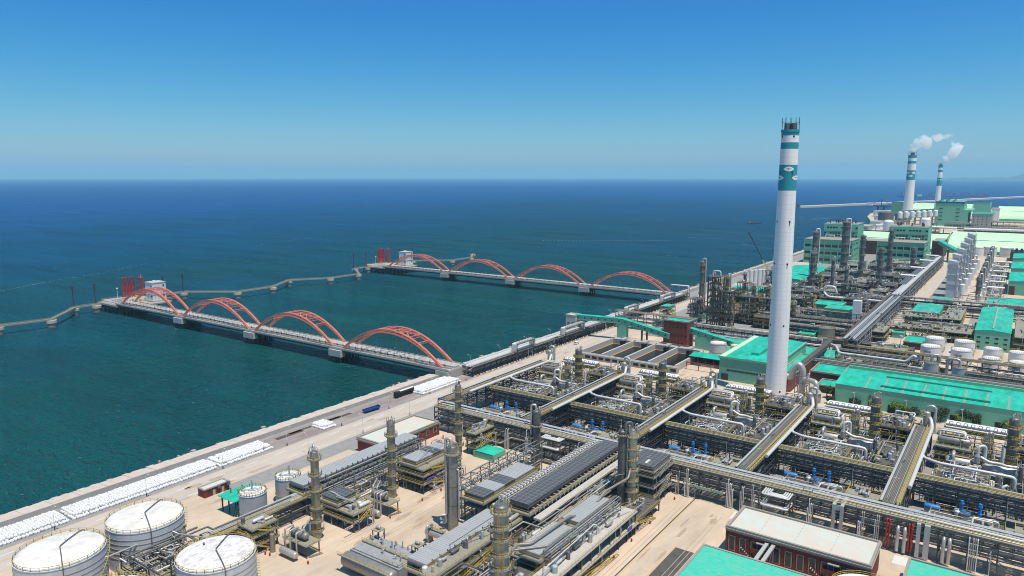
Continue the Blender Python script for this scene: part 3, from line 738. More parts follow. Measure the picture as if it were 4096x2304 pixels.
def pipe_rack(label,loc,rz,L,w,levels,bay=8,seed=0,group=None,walk=True,top=7,mid=6,topm=('pipe','pipel','galv'),midm=('piped','pipe','galv','piped','pipet'),fm='steel',tray=1,rr=(.12,.3),pw=.36,rm='yel',cat='pipe rack',railw=.1,post_top=0,deck=False):
    """local: 0..L along x, 0..w along y"""
    rn=random.Random(seed); t=thing('pipe_rack',label,cat,loc,group,rz)
    n=max(1,round(L/bay)); xs=frange(0,L,n); b=MB(); b.frame(xs,[0,w],levels,fm,pw,seed=seed)
    for x in xs[::1]:
        for z0,z1 in zip([0]+levels,levels):
            if rn.random()<.3: b.beam((x,0,z0),(x,w,z1-.3),.18,fm)
    for z in levels:
        for a,c in zip(xs,xs[1:]): b.box((a+c)/2-.12,.1,z-.3,(a+c)/2+.12,w-.1,z-.02,fm)
    if post_top:
        for x in xs:
            for y in (0,w): b.box(x-.15,y-.15,levels[-1],x+.15,y+.15,levels[-1]+post_top,fm)
            b.box(x-.12,.15,levels[-1]+post_top-.3,x+.12,w-.15,levels[-1]+post_top,fm)
    b.build('frame',t)
    if deck: b=MB(); b.box(0,1.2,levels[-1]-.08,L,w-.15,levels[-1],'grate'); b.build('deck',t)
    for li,z in enumerate(levels):
        if li==len(levels)-1: 
            y0=1.5 if walk else .3; y1=w-.2-(.9*tray)
            pipes_on(t,y0,y1,0,L,z,rn,top,list(topm),rr[0],rr[1],drop=.15)
        else: pipes_on(t,.4,w-.4,0,L,z,rn,mid,list(midm),rr[0],rr[1]*1.1)
    if tray:
        for k in range(tray):
            b=MB(); y=w-.55-.9*k; b.box(0,y-.4,levels[-1]+.45,L,y+.4,levels[-1]+.65,'tray')
            for x in xs: b.box(x-.1,y-.35,levels[-1],x+.1,y+.35,levels[-1]+.45,fm)
            b.build('cable_tray',t)
    if walk:
        b=MB(); z=levels[-1]+.05; b.box(0,.1,z,L,1.15,z+.12,'plat'); b.build('walkway',t)
        b=MB(); b.rail([(0,.12,z+.12),(L,.12,z+.12)],1.1,rm,2.5,railw); b.rail([(0,1.15,z+.12),(L,1.15,z+.12)],1.1,rm,2.5,railw); b.build('railing',t)
    # risers
    for k in range(int(L/9)):
        b=MB(); x=rn.uniform(1,L-1); s=rn.choice((-.5,w+.5)); zt=rn.choice(levels)+.2; r=rn.uniform(.07,.2)
        b.tube([(x,w/2,zt),(x,s,zt),(x,s,.2)],r,rn.choice(PM),5); b.build('riser',t)
    return t
def platform_rails(b,x0,y0,x1,y1,z,rm='yel',w=.07): b.rail([(x0,y0,z),(x1,y0,z),(x1,y1,z),(x0,y1,z)],1.1,rm,2,w,True)
def structure(label,loc,size,levels,seed=0,group=None,rz=0,fill=1.,name='process_structure',fm='steel',roof=None,cat='steel structure',over=.6,nx=None,ny=None,rm='yel',railw=.1,banner=None,floor='plat',eq=True,open_=.25):
    railw*=.7
    """multi-storey open steel structure with floors, equipment and pipework; local origin at its min corner"""
    X,Y=size; rn=random.Random(seed); t=thing(name,label,cat,loc,group,rz)
    nx=nx or max(1,round(X/5.5)); ny=ny or max(1,round(Y/5.5)); xs=frange(0,X,nx); ys=frange(0,Y,ny)
    b=MB(); b.frame(xs,ys,levels,fm,.38,seed=seed); b.build('frame',t)
    for i,z in enumerate(levels):
        b=MB(); o=over*(1 if i<len(levels)-1 else .6)
        if rn.random()<open_ and i<len(levels)-1 and X>5:
            b.box(-o,-o,z,X*.45,Y+o,z+.14,floor); b.box(X*.75,-o,z,X+o,Y+o,z+.14,floor); b.box(X*.45,-o,z,X*.75,Y*.3,z+.14,floor)
        else: b.box(-o,-o,z,X+o,Y+o,z+.14,floor)
        for q in ((-o,-o,X+o,-o),(X+o,-o,X+o,Y+o)): b.beam((q[0],q[1],z-.1),(q[2],q[3],z-.1),.14,floor,.5)
        b.build('floor',t); b=MB(); platform_rails(b,-o+.06,-o+.06,X+o-.06,Y+o-.06,z+.14,rm,railw); b.build('railing',t)
    zz=[0]+list(levels)
    if eq:
        k=int(X*Y/16*fill)
        for z,z2 in zip(zz,zz[1:]+[zz[-1]+4]):
            hh=min(z2-z-.6,3.5)
            for q in range(max(1,k)):
                b=MB(); x=rn.uniform(.8,max(.9,X-1.5));y=rn.uniform(.8,max(.9,Y-1.5)); c=rn.random()
                if c<.3: r=rn.uniform(.35,.9); b.cyl(x,y,z+.15,z+hh*rn.uniform(.5,.9),r,rn.choice(['clad','cladd','pipel','tankg']),12,top=False); b.dome(x,y,z+hh*.7 if 0 else b.v[-1][2],r,r*.5,b.mats[0],12,3); b.build('vessel',t)
                elif c<.6:
                    r=rn.uniform(.35,.8); L=rn.uniform(2,min(5.5,max(2.2,Y-1)))
                    y=min(y,max(.2,Y-L)); b.drum(y,y+L,x,z+r+.5,r,rn.choice(['clad','cladd','pipel','pipe']),12,axis=1); b.box(x-.3,y+L*.2,z+.1,x+.3,y+L*.2+.3,z+.6,fm); b.box(x-.3,y+L*.75,z+.1,x+.3,y+L*.75+.3,z+.6,fm); b.build('heat_exchanger',t)
                elif c<.8: b.box(x,y,z+.15,x+rn.uniform(.6,1.6),y+rn.uniform(.6,1.6),z+rn.uniform(.6,1.6),rn.choice(['plat','galv','insul','cladd'])); b.build('skid',t)
                else: 
                    r=rn.uniform(.08,.22); b.tube([(x,y,z+.2),(x,y,z+hh),(rn.uniform(0,X),y,z+hh),(rn.uniform(0,X),rn.uniform(0,Y),z+hh)],r,rn.choice(PM),6); b.build('pipe',t)
    for q in range(int((X+Y)*.35*fill)+2):
        b=MB(); s=rn.random(); r=rn.uniform(.09,.25); z=rn.choice(levels)-.7; zb=rn.choice([.3]+levels[:-1])
        if s<.5: x=rn.uniform(0,X); y=rn.choice((-.45,Y+.45)); b.tube([(x,Y/2,z),(x,y,z),(x,y,zb),(x+rn.uniform(-2,2),y,zb)],r,rn.choice(PM),6)
        else: y=rn.uniform(0,Y); x=rn.choice((-.45,X+.45)); b.tube([(X/2,y,z),(x,y,z),(x,y,zb),(x,y+rn.uniform(-2,2),zb)],r,rn.choice(PM),6)
        b.build('pipe',t)
    for i,(a,c) in enumerate(zip(zz,zz[1:])):
        if Y>5 and i%2==(seed%2): b=MB(); b.stair((X+over+.55,Y*.15 if i%2 else Y*.75,a+.1),(X+over+.55,Y*.75 if i%2 else Y*.15,c+.1),.9,'plat',rm); b.build('stair',t)
    if roof:
        b=MB(); z=levels[-1]; b.box(.2,.2,z+1.3,X-.2,Y-.2,z+1.75,roof)
        b.box(.1,.1,z+.9,X-.1,Y-.1,z+1.3,'cladd')
        for x in (0.3,X-.5):
            for y in frange(.3,Y-.5,max(1,int(Y/5))): b.box(x,y,z+.1,x+.2,y+.2,z+1.2,fm)
        b.build('cooler_roof',t)
    return t
def cooler(label,x0,y0,x1,y1,z,mats,group=None,seed=0,side=None,gap=3.2,rails=True,slats=None,under=True,base=0):
    """long air cooler: fan roof panels over a steel rack; side='arcs'|'frames' on +x or -x"""
    rn=random.Random(seed); X=x1-x0;Y=y1-y0; t=thing('air_cooler',label,'air cooler',(x0,y0,0),group)
    n=max(2,round(Y/6)); ys=frange(0,Y,n); b=MB(); b.frame([0.2,X-.2],ys,[z-gap-2.6,z-gap,z-1.3],'steel',.35,seed=seed,base=base); b.build('frame',t)
    segs=len(mats)
    for i,mm in enumerate(mats):
        b=MB(); a=Y*i/segs+.03;c=Y*(i+1)/segs-.03; b.box(0,a,z-.45,X,c,z,mm); b.box(.12,a+.1,z-1.25,X-.12,c-.1,z-.45,'corr' if mm!='panel' else 'cladd'); b.build('roof_panel',t)
    b=MB(); b.box(-1,-1,z-gap,X+1,Y+1,z-gap+.15,'plat'); b.beam((-1,-1,z-gap-.2),(X+1,-1,z-gap-.2),.15,'plat',.6); b.beam((X+1,-1,z-gap-.2),(X+1,Y+1,z-gap-.2),.15,'plat',.6); b.build('platform',t)
    b=MB(); platform_rails(b,-.95,-.95,X+.95,Y+.95,z-gap+.15); b.build('railing',t)
    b=MB(); b.box(-.3,-.3,z-gap-2.6,X+.3,Y+.3,z-gap-2.45,'plat'); b.build('lower_floor',t)
    if under:
        for k in range(int(Y/2.2)):
            b=MB(); y=rn.uniform(1,Y-2); x=rn.uniform(.5,X-.8); c=rn.random()
            if c<.5: b.drum(.3,X-.3,y,rn.choice((1.3,3.2,z-gap-1.4)),rn.uniform(.3,.6),rn.choice(['cladd','clad','pipe']),10); b.build('heat_exchanger',t)
            else: b.tube([(x,y,.3),(x,y,z-gap-1),(X+.5,y,z-gap-1),(X+.5,y,z-gap-3.5)],rn.uniform(.1,.25),rn.choice(PM),6); b.build('pipe',t)
        for zz in (2.5,4.6):
            pass
    return t
def fan_bracket_row(parent,x,y0,y1,z,step=2.6,m='steel',name='pipe_hanger',d=1):
    y=y0
    while y<y1:
        b=MB(); b.beam((x,y,z),(x,y,z+1.4),.14,m); b.beam((x,y,z+1.4),(x+1.1*d,y,z+.2),.12,m); b.beam((x,y+.5,z),(x+.4*d,y+.5,z+1.2),.14,'galv'); b.build(name,parent); y+=step
def tank(label,x,y,r,h,m='tankw',top='tanktop',group=None,rails=True,bands=5,name='storage_tank',word=None,stairs=True,wang=-1.25,railw=.1,dome=None,pipes=True):
    t=thing(name,label,'tank',(x,y,0),group); n=48
    b=MB(); b.cyl(0,0,0,h,r,m,n,top=False)
    for k in range(bands):
        z=h*(.35+.6*k/bands); b.lathe([(r,z),(r+.12,z),(r+.12,z+.12),(r,z+.12)],'trim',n)
    b.build('shell',t)
    d=dome or r*.09; b=MB(); b.lathe([(r+.12,h-.15),(r+.12,h+.1),(r*.98,h+.14)],m,n)
    pr=[(r*.98,h+.14)]+[(r*.98*math.cos(a*math.pi/12) ,h+.14+d*math.sin(a*math.pi/12)) for a in range(1,6)]+[(.01,h+.14+d)]
    b.lathe(pr,top,n); b.build('roof',t)
    if rails:
        b=MB(); b.rail([((r-.1)*math.cos(2*math.pi*k/30),(r-.1)*math.sin(2*math.pi*k/30),h+.1) for k in range(30)],1.1,'yel',2.5,railw,True); b.build('railing',t)
    if stairs:
        b=MB(); 
        for k in range(26):
            a=wang+1.1+k*.055; z=h*k/26; c,s=math.cos(a),math.sin(a); b.beam((r*c,r*s,z+.3),((r+.9)*c,(r+.9)*s,z+.3),.3,'plat',.06)
            a2=a+.055;z2=z+h/26; b.beam(((r+.9)*c,(r+.9)*s,z+1.3),((r+.9)*math.cos(a2),(r+.9)*math.sin(a2),z2+1.3),.1,'yel')
        b.build('stair',t)
    if pipes:
        b=MB(); 
        def rp(u,an): return (u*math.cos(an),u*math.sin(an))
        for an in (2.2,-.35):
            P=[]
            for k in range(6):
                u=.2+ (r-.4)*k/5; zz=h+.3+d*math.sqrt(max(0,1-(u/r)**2)); P.append((*rp(u,an),zz+.2))
            P.append((*rp(r+.5,an),h+.3)); P.append((*rp(r+.5,an),1)); b.tube(P,.16,'cladd',6)
        b.build('roof_pipe',t)
    if word:
        c=MB(); 
        for i,chh in enumerate(word[::1]):
            a=wang+(i-len(word)/2)*word_step(r,.0,1.5)
            text(chh,1.7,'blued',t,((r+.08)*math.cos(a),(r+.08)*math.sin(a),h*.62),(math.pi/2,0,a+math.pi/2),'lettering')
    return t
def word_step(r,_,w): return w*.72/r
def hdrum(label,x0,x1,y,z,r,m='clad',group=None,name='pressure_vessel',axis=0,pipe=True,seed=0):
    rn=random.Random(seed); L=x1-x0; t=thing(name,label,'vessel',(x0,y,0) if axis==0 else (y,x0,0),group)
    b=MB(); b.drum(0,L,0,z,r,m,20,axis=axis); b.build('shell',t)
    for f in (.2,.78):
        b=MB()
        if axis==0: b.box(L*f-.3,-r*.8,0,L*f+.3,r*.8,z-r*.7,'conc')
        else: b.box(-r*.8,L*f-.3,0,r*.8,L*f+.3,z-r*.7,'conc')
        b.build('saddle',t)
    b=MB(); b.box(L*.15,-.8,z+r+.15,L*.85,.8,z+r+.25,'plat') if axis==0 else b.box(-.8,L*.15,z+r+.15,.8,L*.85,z+r+.25,'plat')
    if axis==0: platform_rails(b,L*.15,-.8,L*.85,.8,z+r+.25)
    else: platform_rails(b,-.8,L*.15,.8,L*.85,z+r+.25)
    b.build('platform',t)
    if pipe:
        b=MB(); 
        if axis==0: b.tube([(L*.3,0,z+r-.3),(L*.3,0,z+r+2),(L*.3,-r-1.4,z+r+2),(L*.3,-r-1.4,z-1)],r*.3,'pipe',10)
        else: b.tube([(0,L*.3,z+r-.3),(0,L*.3,z+r+2),(r+1.4,L*.3,z+r+2),(r+1.4,L*.3,z-1)],r*.3,'pipe',10)
        b.build('pipe',t)
    return t
# buildings
def building(label,x0,y0,x1,y1,h,wall='gwall',roof='groof',name='building',cat='building',parapet=0,par_m=None,gable=0,gax=1,wins=(),doors=(),roof_lines=None,group=None,trimm='gwall',base=0,ridge=None):
    """wins: (side,n,z0,z1,width) rows; side S faces -y, E faces +x ; gable: ridge rise"""
    t=thing(name,label,cat,(x0,y0,base),group); X=x1-x0;Y=y1-y0
    b=MB(); b.box(0,0,0,X,Y,h,wall); b.build('wall',t)
    b=MB()
    if gable:
        if gax==1: # ridge along y
            V=[(-.3,-.3,h),(X/2,-.3,h+gable),(X+.3,-.3,h),(-.3,Y+.3,h),(X/2,Y+.3,h+gable),(X+.3,Y+.3,h)]
            b.add(V,[(0,1,4,3),(1,2,5,4),(0,2,1),(3,4,5)],roof)
            b.add([(v[0],v[1],v[2]-.02) for v in (V[0],V[2],V[5],V[3])],[(0,1,2,3)],roof)
        else:
            V=[(-.3,-.3,h),(-.3,Y/2,h+gable),(-.3,Y+.3,h),(X+.3,-.3,h),(X+.3,Y/2,h+gable),(X+.3,Y+.3,h)]
            b.add(V,[(0,3,4,1),(1,4,5,2),(0,1,2),(3,5,4)],roof)
            b.add([(v[0],v[1],v[2]-.02) for v in (V[0],V[3],V[5],V[2])],[(0,1,2,3)],roof)
    else: b.box(.35,.35,h,X-.35,Y-.35,h+.12,roof)
    b.build('roof',t)
    if parapet:
        b=MB(); m=par_m or wall; w=.5; q=.25
        b.box(-q,-q,h,X+q,w,h+parapet,m); b.box(-q,Y-w,h,X+q,Y+q,h+parapet,m); b.box(-q,w,h,w,Y-w,h+parapet,m); b.box(X-w,w,h,X+q,Y-w,h+parapet,m); b.build('parapet',t)
    for (s,n,z0,z1,w) in wins:
        Ls=X if s=='S' else Y
        for i in range(n):
            c=Ls*(i+.5)/n; b=MB()
            if s=='S': b.box(c-w/2,-.06,z0,c+w/2,.02,z1,'glass')
            else: b.box(X-.02,c-w/2,z0,X+.06,c+w/2,z1,'glass')
            o=b.build('window',t)
    for (s,c,w,z1,m) in doors:
        b=MB()
        if s=='S': b.box(c-w/2,-.08,0,c+w/2,.02,z1,m)
        else: b.box(X-.02,c-w/2,0,X+.08,c+w/2,z1,m)
        b.build('door',t)
    if roof_lines:
        n,m=roof_lines
        for i in range(1,n):
            y=Y*i/n; b=MB()
            if gable and gax==1:
                for s in (0,1): b.beam((s*X,y,h+.06),(X/2,y,h+gable+.06),.5,m,.05)
            else: b.box(.5,y-.2,h+.12,X-.5,y+.2,h+.17,m)
            b.build('roof_joint',t)
    return t
# ---------------- foreground unit ----------------
# storage tanks, bottom left
tank('white tank with clean roof, upper of the three big tanks at the lower left',-219.5,108.4,11.3,13.2,group='big white storage tanks')
tank('white tank with clean roof, leftmost of the big tanks at the lower left',-218.7,83.2,11.6,13.2,group='big white storage tanks')
tank('white tank with dirty stained roof and lettering, right of the pump deck',-180.5,108.2,10.8,13.2,top='dirtytop',group='big white storage tanks',word='TK-07016',wang=-.75)
tank('white tank cut off by the bottom picture edge, only its roof showing',-183.2,79.5,10.6,13.2,group='big white storage tanks')
tank('light grey upright tank beside the small red brick hut',-214.2,143.8,4.7,9.8,'tankg','white',group='small grey upright tanks',bands=1,dome=.7,pipes=False,stairs=False)
tank('light grey upright tank behind the other one, next to the cooler roof',-215.4,159.8,4.7,9.8,'tankg','white',group='small grey upright tanks',bands=1,dome=.7,pipes=False,stairs=False)
for y,w in ((143.8,'front grey tank'),(159.8,'rear grey tank')):
    t=thing('roof_vent','thin steel vent pipe and valves on top of the %s'%w,'vent',(-214.5,y,10.4)); b=MB(); b.cyl(0,0,0,3.8,.3,'galv',8); b.build('pipe',t)
    b=MB(); rn=random.Random(2); 
    for k in range(8): b.tube([(rn.uniform(-3,3),rn.uniform(-3,3),.2) ,(rn.uniform(-3,3),rn.uniform(-3,3),.5)],.1,'pipe',5)
    b.rail([(3.4*math.cos(a*.7),3.4*math.sin(a*.7),0) for a in range(9)],1.1,'galv',2,.09,True); b.build('valves',t)
def hut():
    t=building('low red brick hut with flat tan roof beside the coast road',-247,142.5,-242.8,153,3.1,'brick','roofb','brick_hut','hut',parapet=.35,par_m='trim')
    for y in (1.5,5,8.6):
        b=MB(); b.box(4.2,y,1,4.26,y+1.6,2.2,'glass'); b.build('window',t)
    for y in (3.5,7.2):
        b=MB(); b.box(4.2,y,0,4.27,y+1,2.2,'galv'); b.build('door',t)
    b=MB(); b.box(4.3,5.2,2.3,5,6.3,3.2,'cladd'); b.build('air_conditioner',t); b=MB(); b.box(4.3,9.2,2.2,5.2,10.4,3.6,'cladd'); b.build('air_conditioner',t)
hut()
def canopy():
    t=thing('green_canopy','small turquoise canopy roof on posts beside the grey tank','canopy',(-229,139.5,0))
    b=MB(); b.beam((0,0,6.2),(0,14,6.2),.1,'groof'); b.box(0,-.2,6,10,14,6.2,'groof'); b.build('roof',t)
    b=MB(); 
    for x in (1,5,9):
        for y in (1,7,13): b.box(x-.2,y-.2,0,x+.2,y+.2,6,'steel')
    b.build('post',t)
    for x,y in ((2,4),(5,5),(3,8),(7,9)):
        b=MB(); b.cyl(x,y,6.2,8,.22,'cladd',8); b.build('vent_pipe',t)
canopy()
# pump deck between the tanks
t=structure('low pump deck crowded with silver pipes between the big white tanks',(-212,95.5,0),(15,19),[3.6],seed=11,fill=1.9,open_=0)
b=MB(); 
for y in (96.5,103,110,116.5):
    b.box(-212.2,y,0,-211.9,y+.3,9,'steel'); b.box(-196.3,y,0,-196,y+.3,9,'steel')
for x in (-212,-196.2): b.beam((x,96.5,9),(x,117,9),.35,'steel')
for y in (96.6,110): b.beam((-212,y,9),(-190,y,9),.35,'steel')
single(b,'pipe_gantry','grey portal frame of beams above the pump deck between the tanks','gantry')
for k,(P,r,l) in enumerate((([(-209,113,9.6),(-196,113,9.6),(-186,108,14.8)],.28,'crossing to the stained tank roof'),([(-222,86,14.6),(-211,92,9.6),(-211,117,9.6),(-214,117,5)],.25,'rising to the leftmost tank roof'),([(-204,96,9.6),(-204,120,9.6),(-201,120,9.6),(-201,150,9.2)],.3,'running from the pump deck towards the grey tanks'),([(-217,106,14.6),(-207,112,9.7),(-194,117,9.7)],.25,'coming down from the upper tank roof'),([(-206.5,95,9.5),(-206.5,118,9.5)],.35,'lying lengthwise over the pump deck'))):
    b=MB(); b.tube(P,r,'clad' if k%2 else 'cladd',8); single(b,'pipeline','grey pipe '+l,'pipe')
pipe_rack('low rack with yellow-railed trays between the grey tanks and the first column',(-199.5,118,0),math.pi/2,46,6,[3.4,7],seed=21,top=6,tray=2,topm=('tray','pipe','galv'))
structure('open braced steel pipe support left of the first slim column',(-199,128,0),(7,9),[3,6,8.5],seed=12,fill=1.3)
# air coolers
t=cooler('long air cooler with ribbed silver roof left of the two slim columns',-209.6,156,-201.8,216.5,11,['corr']*6,seed=1)
fan_bracket_row(t,8.2,2,60,10.5)
b=MB(); b.frame([9.2,12.2],frange(0,60,12),[4,7.2,10.6],'steell',.3,seed=3); b.build('pipe_frame',t)
rn=random.Random(31)
for k in range(14): b=MB(); z=rn.choice((4.1,7.3,10.7)); x=rn.uniform(9.4,12); a=rn.uniform(0,12); b.tube([(x,a,z+.25),(x,rn.uniform(42,60),z+.25)],rn.uniform(.12,.28),rn.choice(PM),6); b.build('pipe',t)
cooler('small dark square air cooler on a three storey structure behind the first column',-193.5,157.5,-185.5,166,9.3,['panel'],seed=2,gap=1.6)
structure('three storey structure with blue banner below the small dark cooler',(-193,156.8,0),(16,9),[3.6,6.4],seed=13,fill=1.4,open_=.5)
cooler('medium air cooler, half silver half dark, behind the second column',-189.5,193.6,-182.2,213.5,12,['corr','corr','panel','corr'],seed=3,gap=1.8)
structure('three storey structure with purple banner under the medium cooler',(-191,193,0),(13,22),[4.,7.2,9.6],seed=14,fill=.8)
t=cooler('silver ribbed air cooler with open crates of pipe frames beside it, lower middle',-138.6,142.8,-131.2,181,10,['corr']*5,seed=4)
fan_bracket_row(t,7.8,2,37,9.6,3.4)
t=structure('grey pipe frame along the right side of the lower middle cooler',(-130.5,139,0),(5,44),[3.4,6.4,9.2],seed=15,fill=1.5,fm='steell',over=.2)
t=cooler('air cooler of dark and silver panels left of the long dark cooler roof',-150.2,183.5,-142,215.5,12,['panel','corr','panel','corr','corr'],seed=5,gap=1.8)
t=thing('lattice_frame','tall blue grey lattice frame of pipes left of the panelled cooler','steel frame',(-158.5,186,0)); b=MB(); b.frame([0,5],frange(0,52,9),[4,8,12.5],'steell',.34,seed=5); b.build('frame',t)
rn=random.Random(5)
for k in range(22):
    b=MB(); y=1+k*2.3; b.tube([(-1,y,8.6),(2.4,y,8.6),(2.4,y,rn.uniform(9.5,11.5)),(5.4,y,10)],.2,'pipe',6); b.build('pipe',t)
for k in range(8): b=MB(); z=rn.choice((4.2,8.2,12.6)); x=rn.uniform(.4,4.6); b.tube([(x,0,z+.3),(x,52,z+.3)],rn.uniform(.15,.3),rn.choice(PM),6); b.build('pipe',t)
t=cooler('long dark grid-roofed air cooler pointing at the main pipe rack',-131.6,184.5,-124,251.5,14,['panel'],seed=6)
b=MB(); b.box(9.5,0,9.4,12.3,66,10.1,'concl'); b.build('concrete_beam',t)
for k in range(25): b=MB(); y=1.5+k*2.6; b.tube([(8.2,y,12.6),(9.3,y,12.6),(9.3,y,10.4)],.16,'galv',6); b.build('pipe_hanger',t)
b=MB(); b.frame([-4.6,-1.4],frange(0,66,13),[8,12.4],'steell',.3,seed=7,base=0); b.beam((-4.6,0,13.2),(-4.6,66,13.2),.4,'tray'); b.build('pipe_frame',t)
for k in range(34): b=MB(); y=1+k*1.92; b.tube([(-4.6,y,12.3),(-4.6,y,13.9),(-2.0,y,13.9),(-2.0,y,12.3)],.2,'pipel',7,.5); b.build('pipe_loop',t)
for x in (-4.2,-3.2,-2.2): b=MB(); b.tube([(x,0,12.7),(x,66,12.7)],.28,'pipe',7); b.build('header_pipe',t)
# unit right of it
structure('long process deck with pale concrete floor along the wide yard',(-104,150,0),(5.6,61),[4.2,8.4],seed=16,fill=1.3,floor='concl',ny=10,open_=0,over=.9)
structure('dark inner pipe floors beside the long concrete deck',(-113.5,150,0),(8.4,61),[3.4,6.4],seed=36,fill=.9,floor='grate',ny=10,open_=1,over=.1)
cooler('silver ribbed cooler roof on the long deck, nearest the bottom edge',-112.8,163,-105.8,183,12,['corr']*2,seed=8,gap=1.6,under=False,base=8.6)
cooler('silver ribbed cooler roof on the long deck, in front of the twin column',-112.6,186.8,-106.4,207.5,12,['corr']*2,seed=9,gap=1.6,under=False,base=8.6)
t=thing('lattice_frame','row of blue grey portal frames standing on the long concrete deck','steel frame',(-105,164,8.5)); b=MB(); b.frame([0,2.6],frange(0,44,8),[2.4,4.8],'steell',.26,seed=8); b.build('frame',t)
for k in range(5): b=MB(); x=.4+k*.5; b.tube([(x,0,2.8+(k%2)*2.3),(x,44,2.8+(k%2)*2.3)],.16,rn.choice(PM),6); b.build('pipe',t)
structure('four storey structure beside the twin column, red fire pipes on its upper floor',(-113,233,0),(11,16),[3.8,7.6,11.6,13.6],seed=17,fill=.7,roof='panel',rm='plat')
t=thing('fire_pipe','red fire water pipes and hydrants on the four storey structure','pipe',(-103.5,234,10.8))
rn=random.Random(9)
for k in range(6): b=MB(); y=1+k*2; b.tube([(0,y,0),(0,y,rn.uniform(2,4)),(1,y,rn.uniform(1,3))],.12,'red',6); b.build('standpipe',t)
structure('low grey decks with yellow rails at the foot of the twin column',(-106,209,0),(7,23),[3.6],seed=18,fill=.8,floor='cladd',open_=0)
structure('process frames between the panelled cooler and the long dark cooler',(-140.5,184,0),(6,62),[3.5,6.8],seed=19,fill=1.2,over=.1)
structure('dark crowded process frames between long cooler and concrete deck',(-121,166,0),(6.5,82),[3.4,6.6],seed=20,fill=1.2,over=.1)
# columns
tower('slim clad column with yellow ladders, leftmost one near the bottom',-184.6,147.6,30.6,1.35,[3,6.2,11,17,22.5,28],'cladw',side=((150,.3,None,8,'pipe'),),seed=1)
tower('slim clad column behind the leftmost one, beside the silver cooler',-186.3,184.7,30.2,1.5,[4,9,14.5,19,24.5],'cladw',side=((160,.3,24,5,'pipe'),),seed=2)
tower('thick grey column with pipes down its side standing in the middle yard',-150.9,178.2,30.4,1.75,[27.5],'cladw',side=((190,.55,None,3,'pipe'),(240,.3,25,6,'pipe'),(215,.35,20,2.5,'pipe'),(10,.3,22,4,'pipe')),seed=3,rm='galv')
tower('tall grey column with arched pipe on top near the main rack, left',-156.2,238.2,25.6,1.6,[4,9,14,19],'cladd',side=((200,.45,None,9,'pipe'),(170,.5,None,3,'cladd')),seed=4,arc=(R(150),R(260)),rm='steel')
tower('big clad column with many ring platforms in front of the main rack',-107.4,226.3,31.5,1.75,[4,8,12,16,20,24,28.5],'clad',side=((225,.5,None,14,'cladd'),(250,.35,28,12,'pipet')),seed=5)
t=tower('plain dark column tied to the big ringed column on its left',-110.6,224.6,30.6,1.45,[29],'cladd',seed=6,rm='steel')
tower('thick clad column with wide ring platforms cut by the bottom picture edge',-110.2,150.4,31.5,2.1,[5,9,13,17,21.5,25,29.3],'cladw',side=((170,.35,24,9,'pipet'),(140,.3,20,8,'pipe')),seed=7,arc=(R(-140),R(60)))
tower('slim clad column by the left end of the main rack',-192,231,32,1.4,[5,10,15,20,25,29],'cladw',side=((100,.25,26,6,'pipe'),),seed=8)
for P,r,l in (([(-111,151,13),(-113.5,163,12.8),(-110.6,166,12.6),(-109.6,186,13.4),(-109.6,190,12)],.42,'sloping away from the thick column at the bottom edge'),([(-107.4,227,19.5),(-106.6,222,14.2),(-108.6,208,13.8),(-108.6,203,12)],.42,'slanting down from the big ringed column'),([(-160,241,9.5),(-171,241,9.5),(-171,233,9.5),(-183,233,9.5)],.35,'bent, left of the column with the arched top'),([(-113,160,12.5),(-106,168,12.5),(-106,180,12.5)],.3,'short, beside the bottom cooler')):
    b=MB(); b.tube(P,r,'pipet',9); single(b,'pipeline','thick tan grey pipe '+l,'pipe')
# small equipment groups at the column feet
def drum_group(label,x,y,seed):
    rn=random.Random(seed); t=thing('vessel_skid',label,'process skid',(x,y,0))
    b=MB(); b.frame([0,5,11],[0,5],[4.0],'steel',.3,seed=seed); b.build('frame',t)
    b=MB(); b.box(-.5,-.5,4,11.5,5.5,4.15,'plat'); b.build('floor',t); b=MB(); platform_rails(b,-.45,-.45,11.45,5.45,4.15); b.build('railing',t)
    b=MB(); b.drum(1,9,2.2,5.9,1.15,'cladw',16); b.build('drum',t)
    b=MB(); b.drum(2,10,-3,1.9,1.1,'clad',16); b.build('drum',t)
    b=MB(); b.cyl(-1.5,-3.5,0,6,.8,'cladw',14,top=False); b.dome(-1.5,-3.5,6,.8,.4,'cladw',14,3); b.build('vessel',t)
    for k in range(5):
        b=MB(); X=rn.uniform(1,9); b.tube([(X,2.2,7),(X,2.2,8.4),(X-3,7,8.4),(X-3,7,rn.uniform(4,8))] if k%2 else [(X,2.2,7),(X,2.2,8),(X,-1.2,8),(X,-1.2,.5)],rn.uniform(.2,.32),'pipe',8); b.build('pipe',t)
    b=MB(); b.ladder(-.6,-3.2,0,6); b.ladder(5,-1.7,0,4.2); b.build('ladder',t)
    b=MB(); b.stair((12.2,5,.1),(12.2,.5,4.1)); b.build('stair',t)
drum_group('skid of silver drums at the foot of the leftmost slim column',-187.5,136.5,1)
drum_group('skid of silver drums at the foot of the second slim column',-187,172,2)
drum_group('skid of silver drums beside the turquoise flat roof',-200,222,3)
structure('yellow railed platforms between the slim column and the main rack',(-190.5,235,0),(4.5,13),[3.4,6.6,9.6],seed=37,fill=1.5)
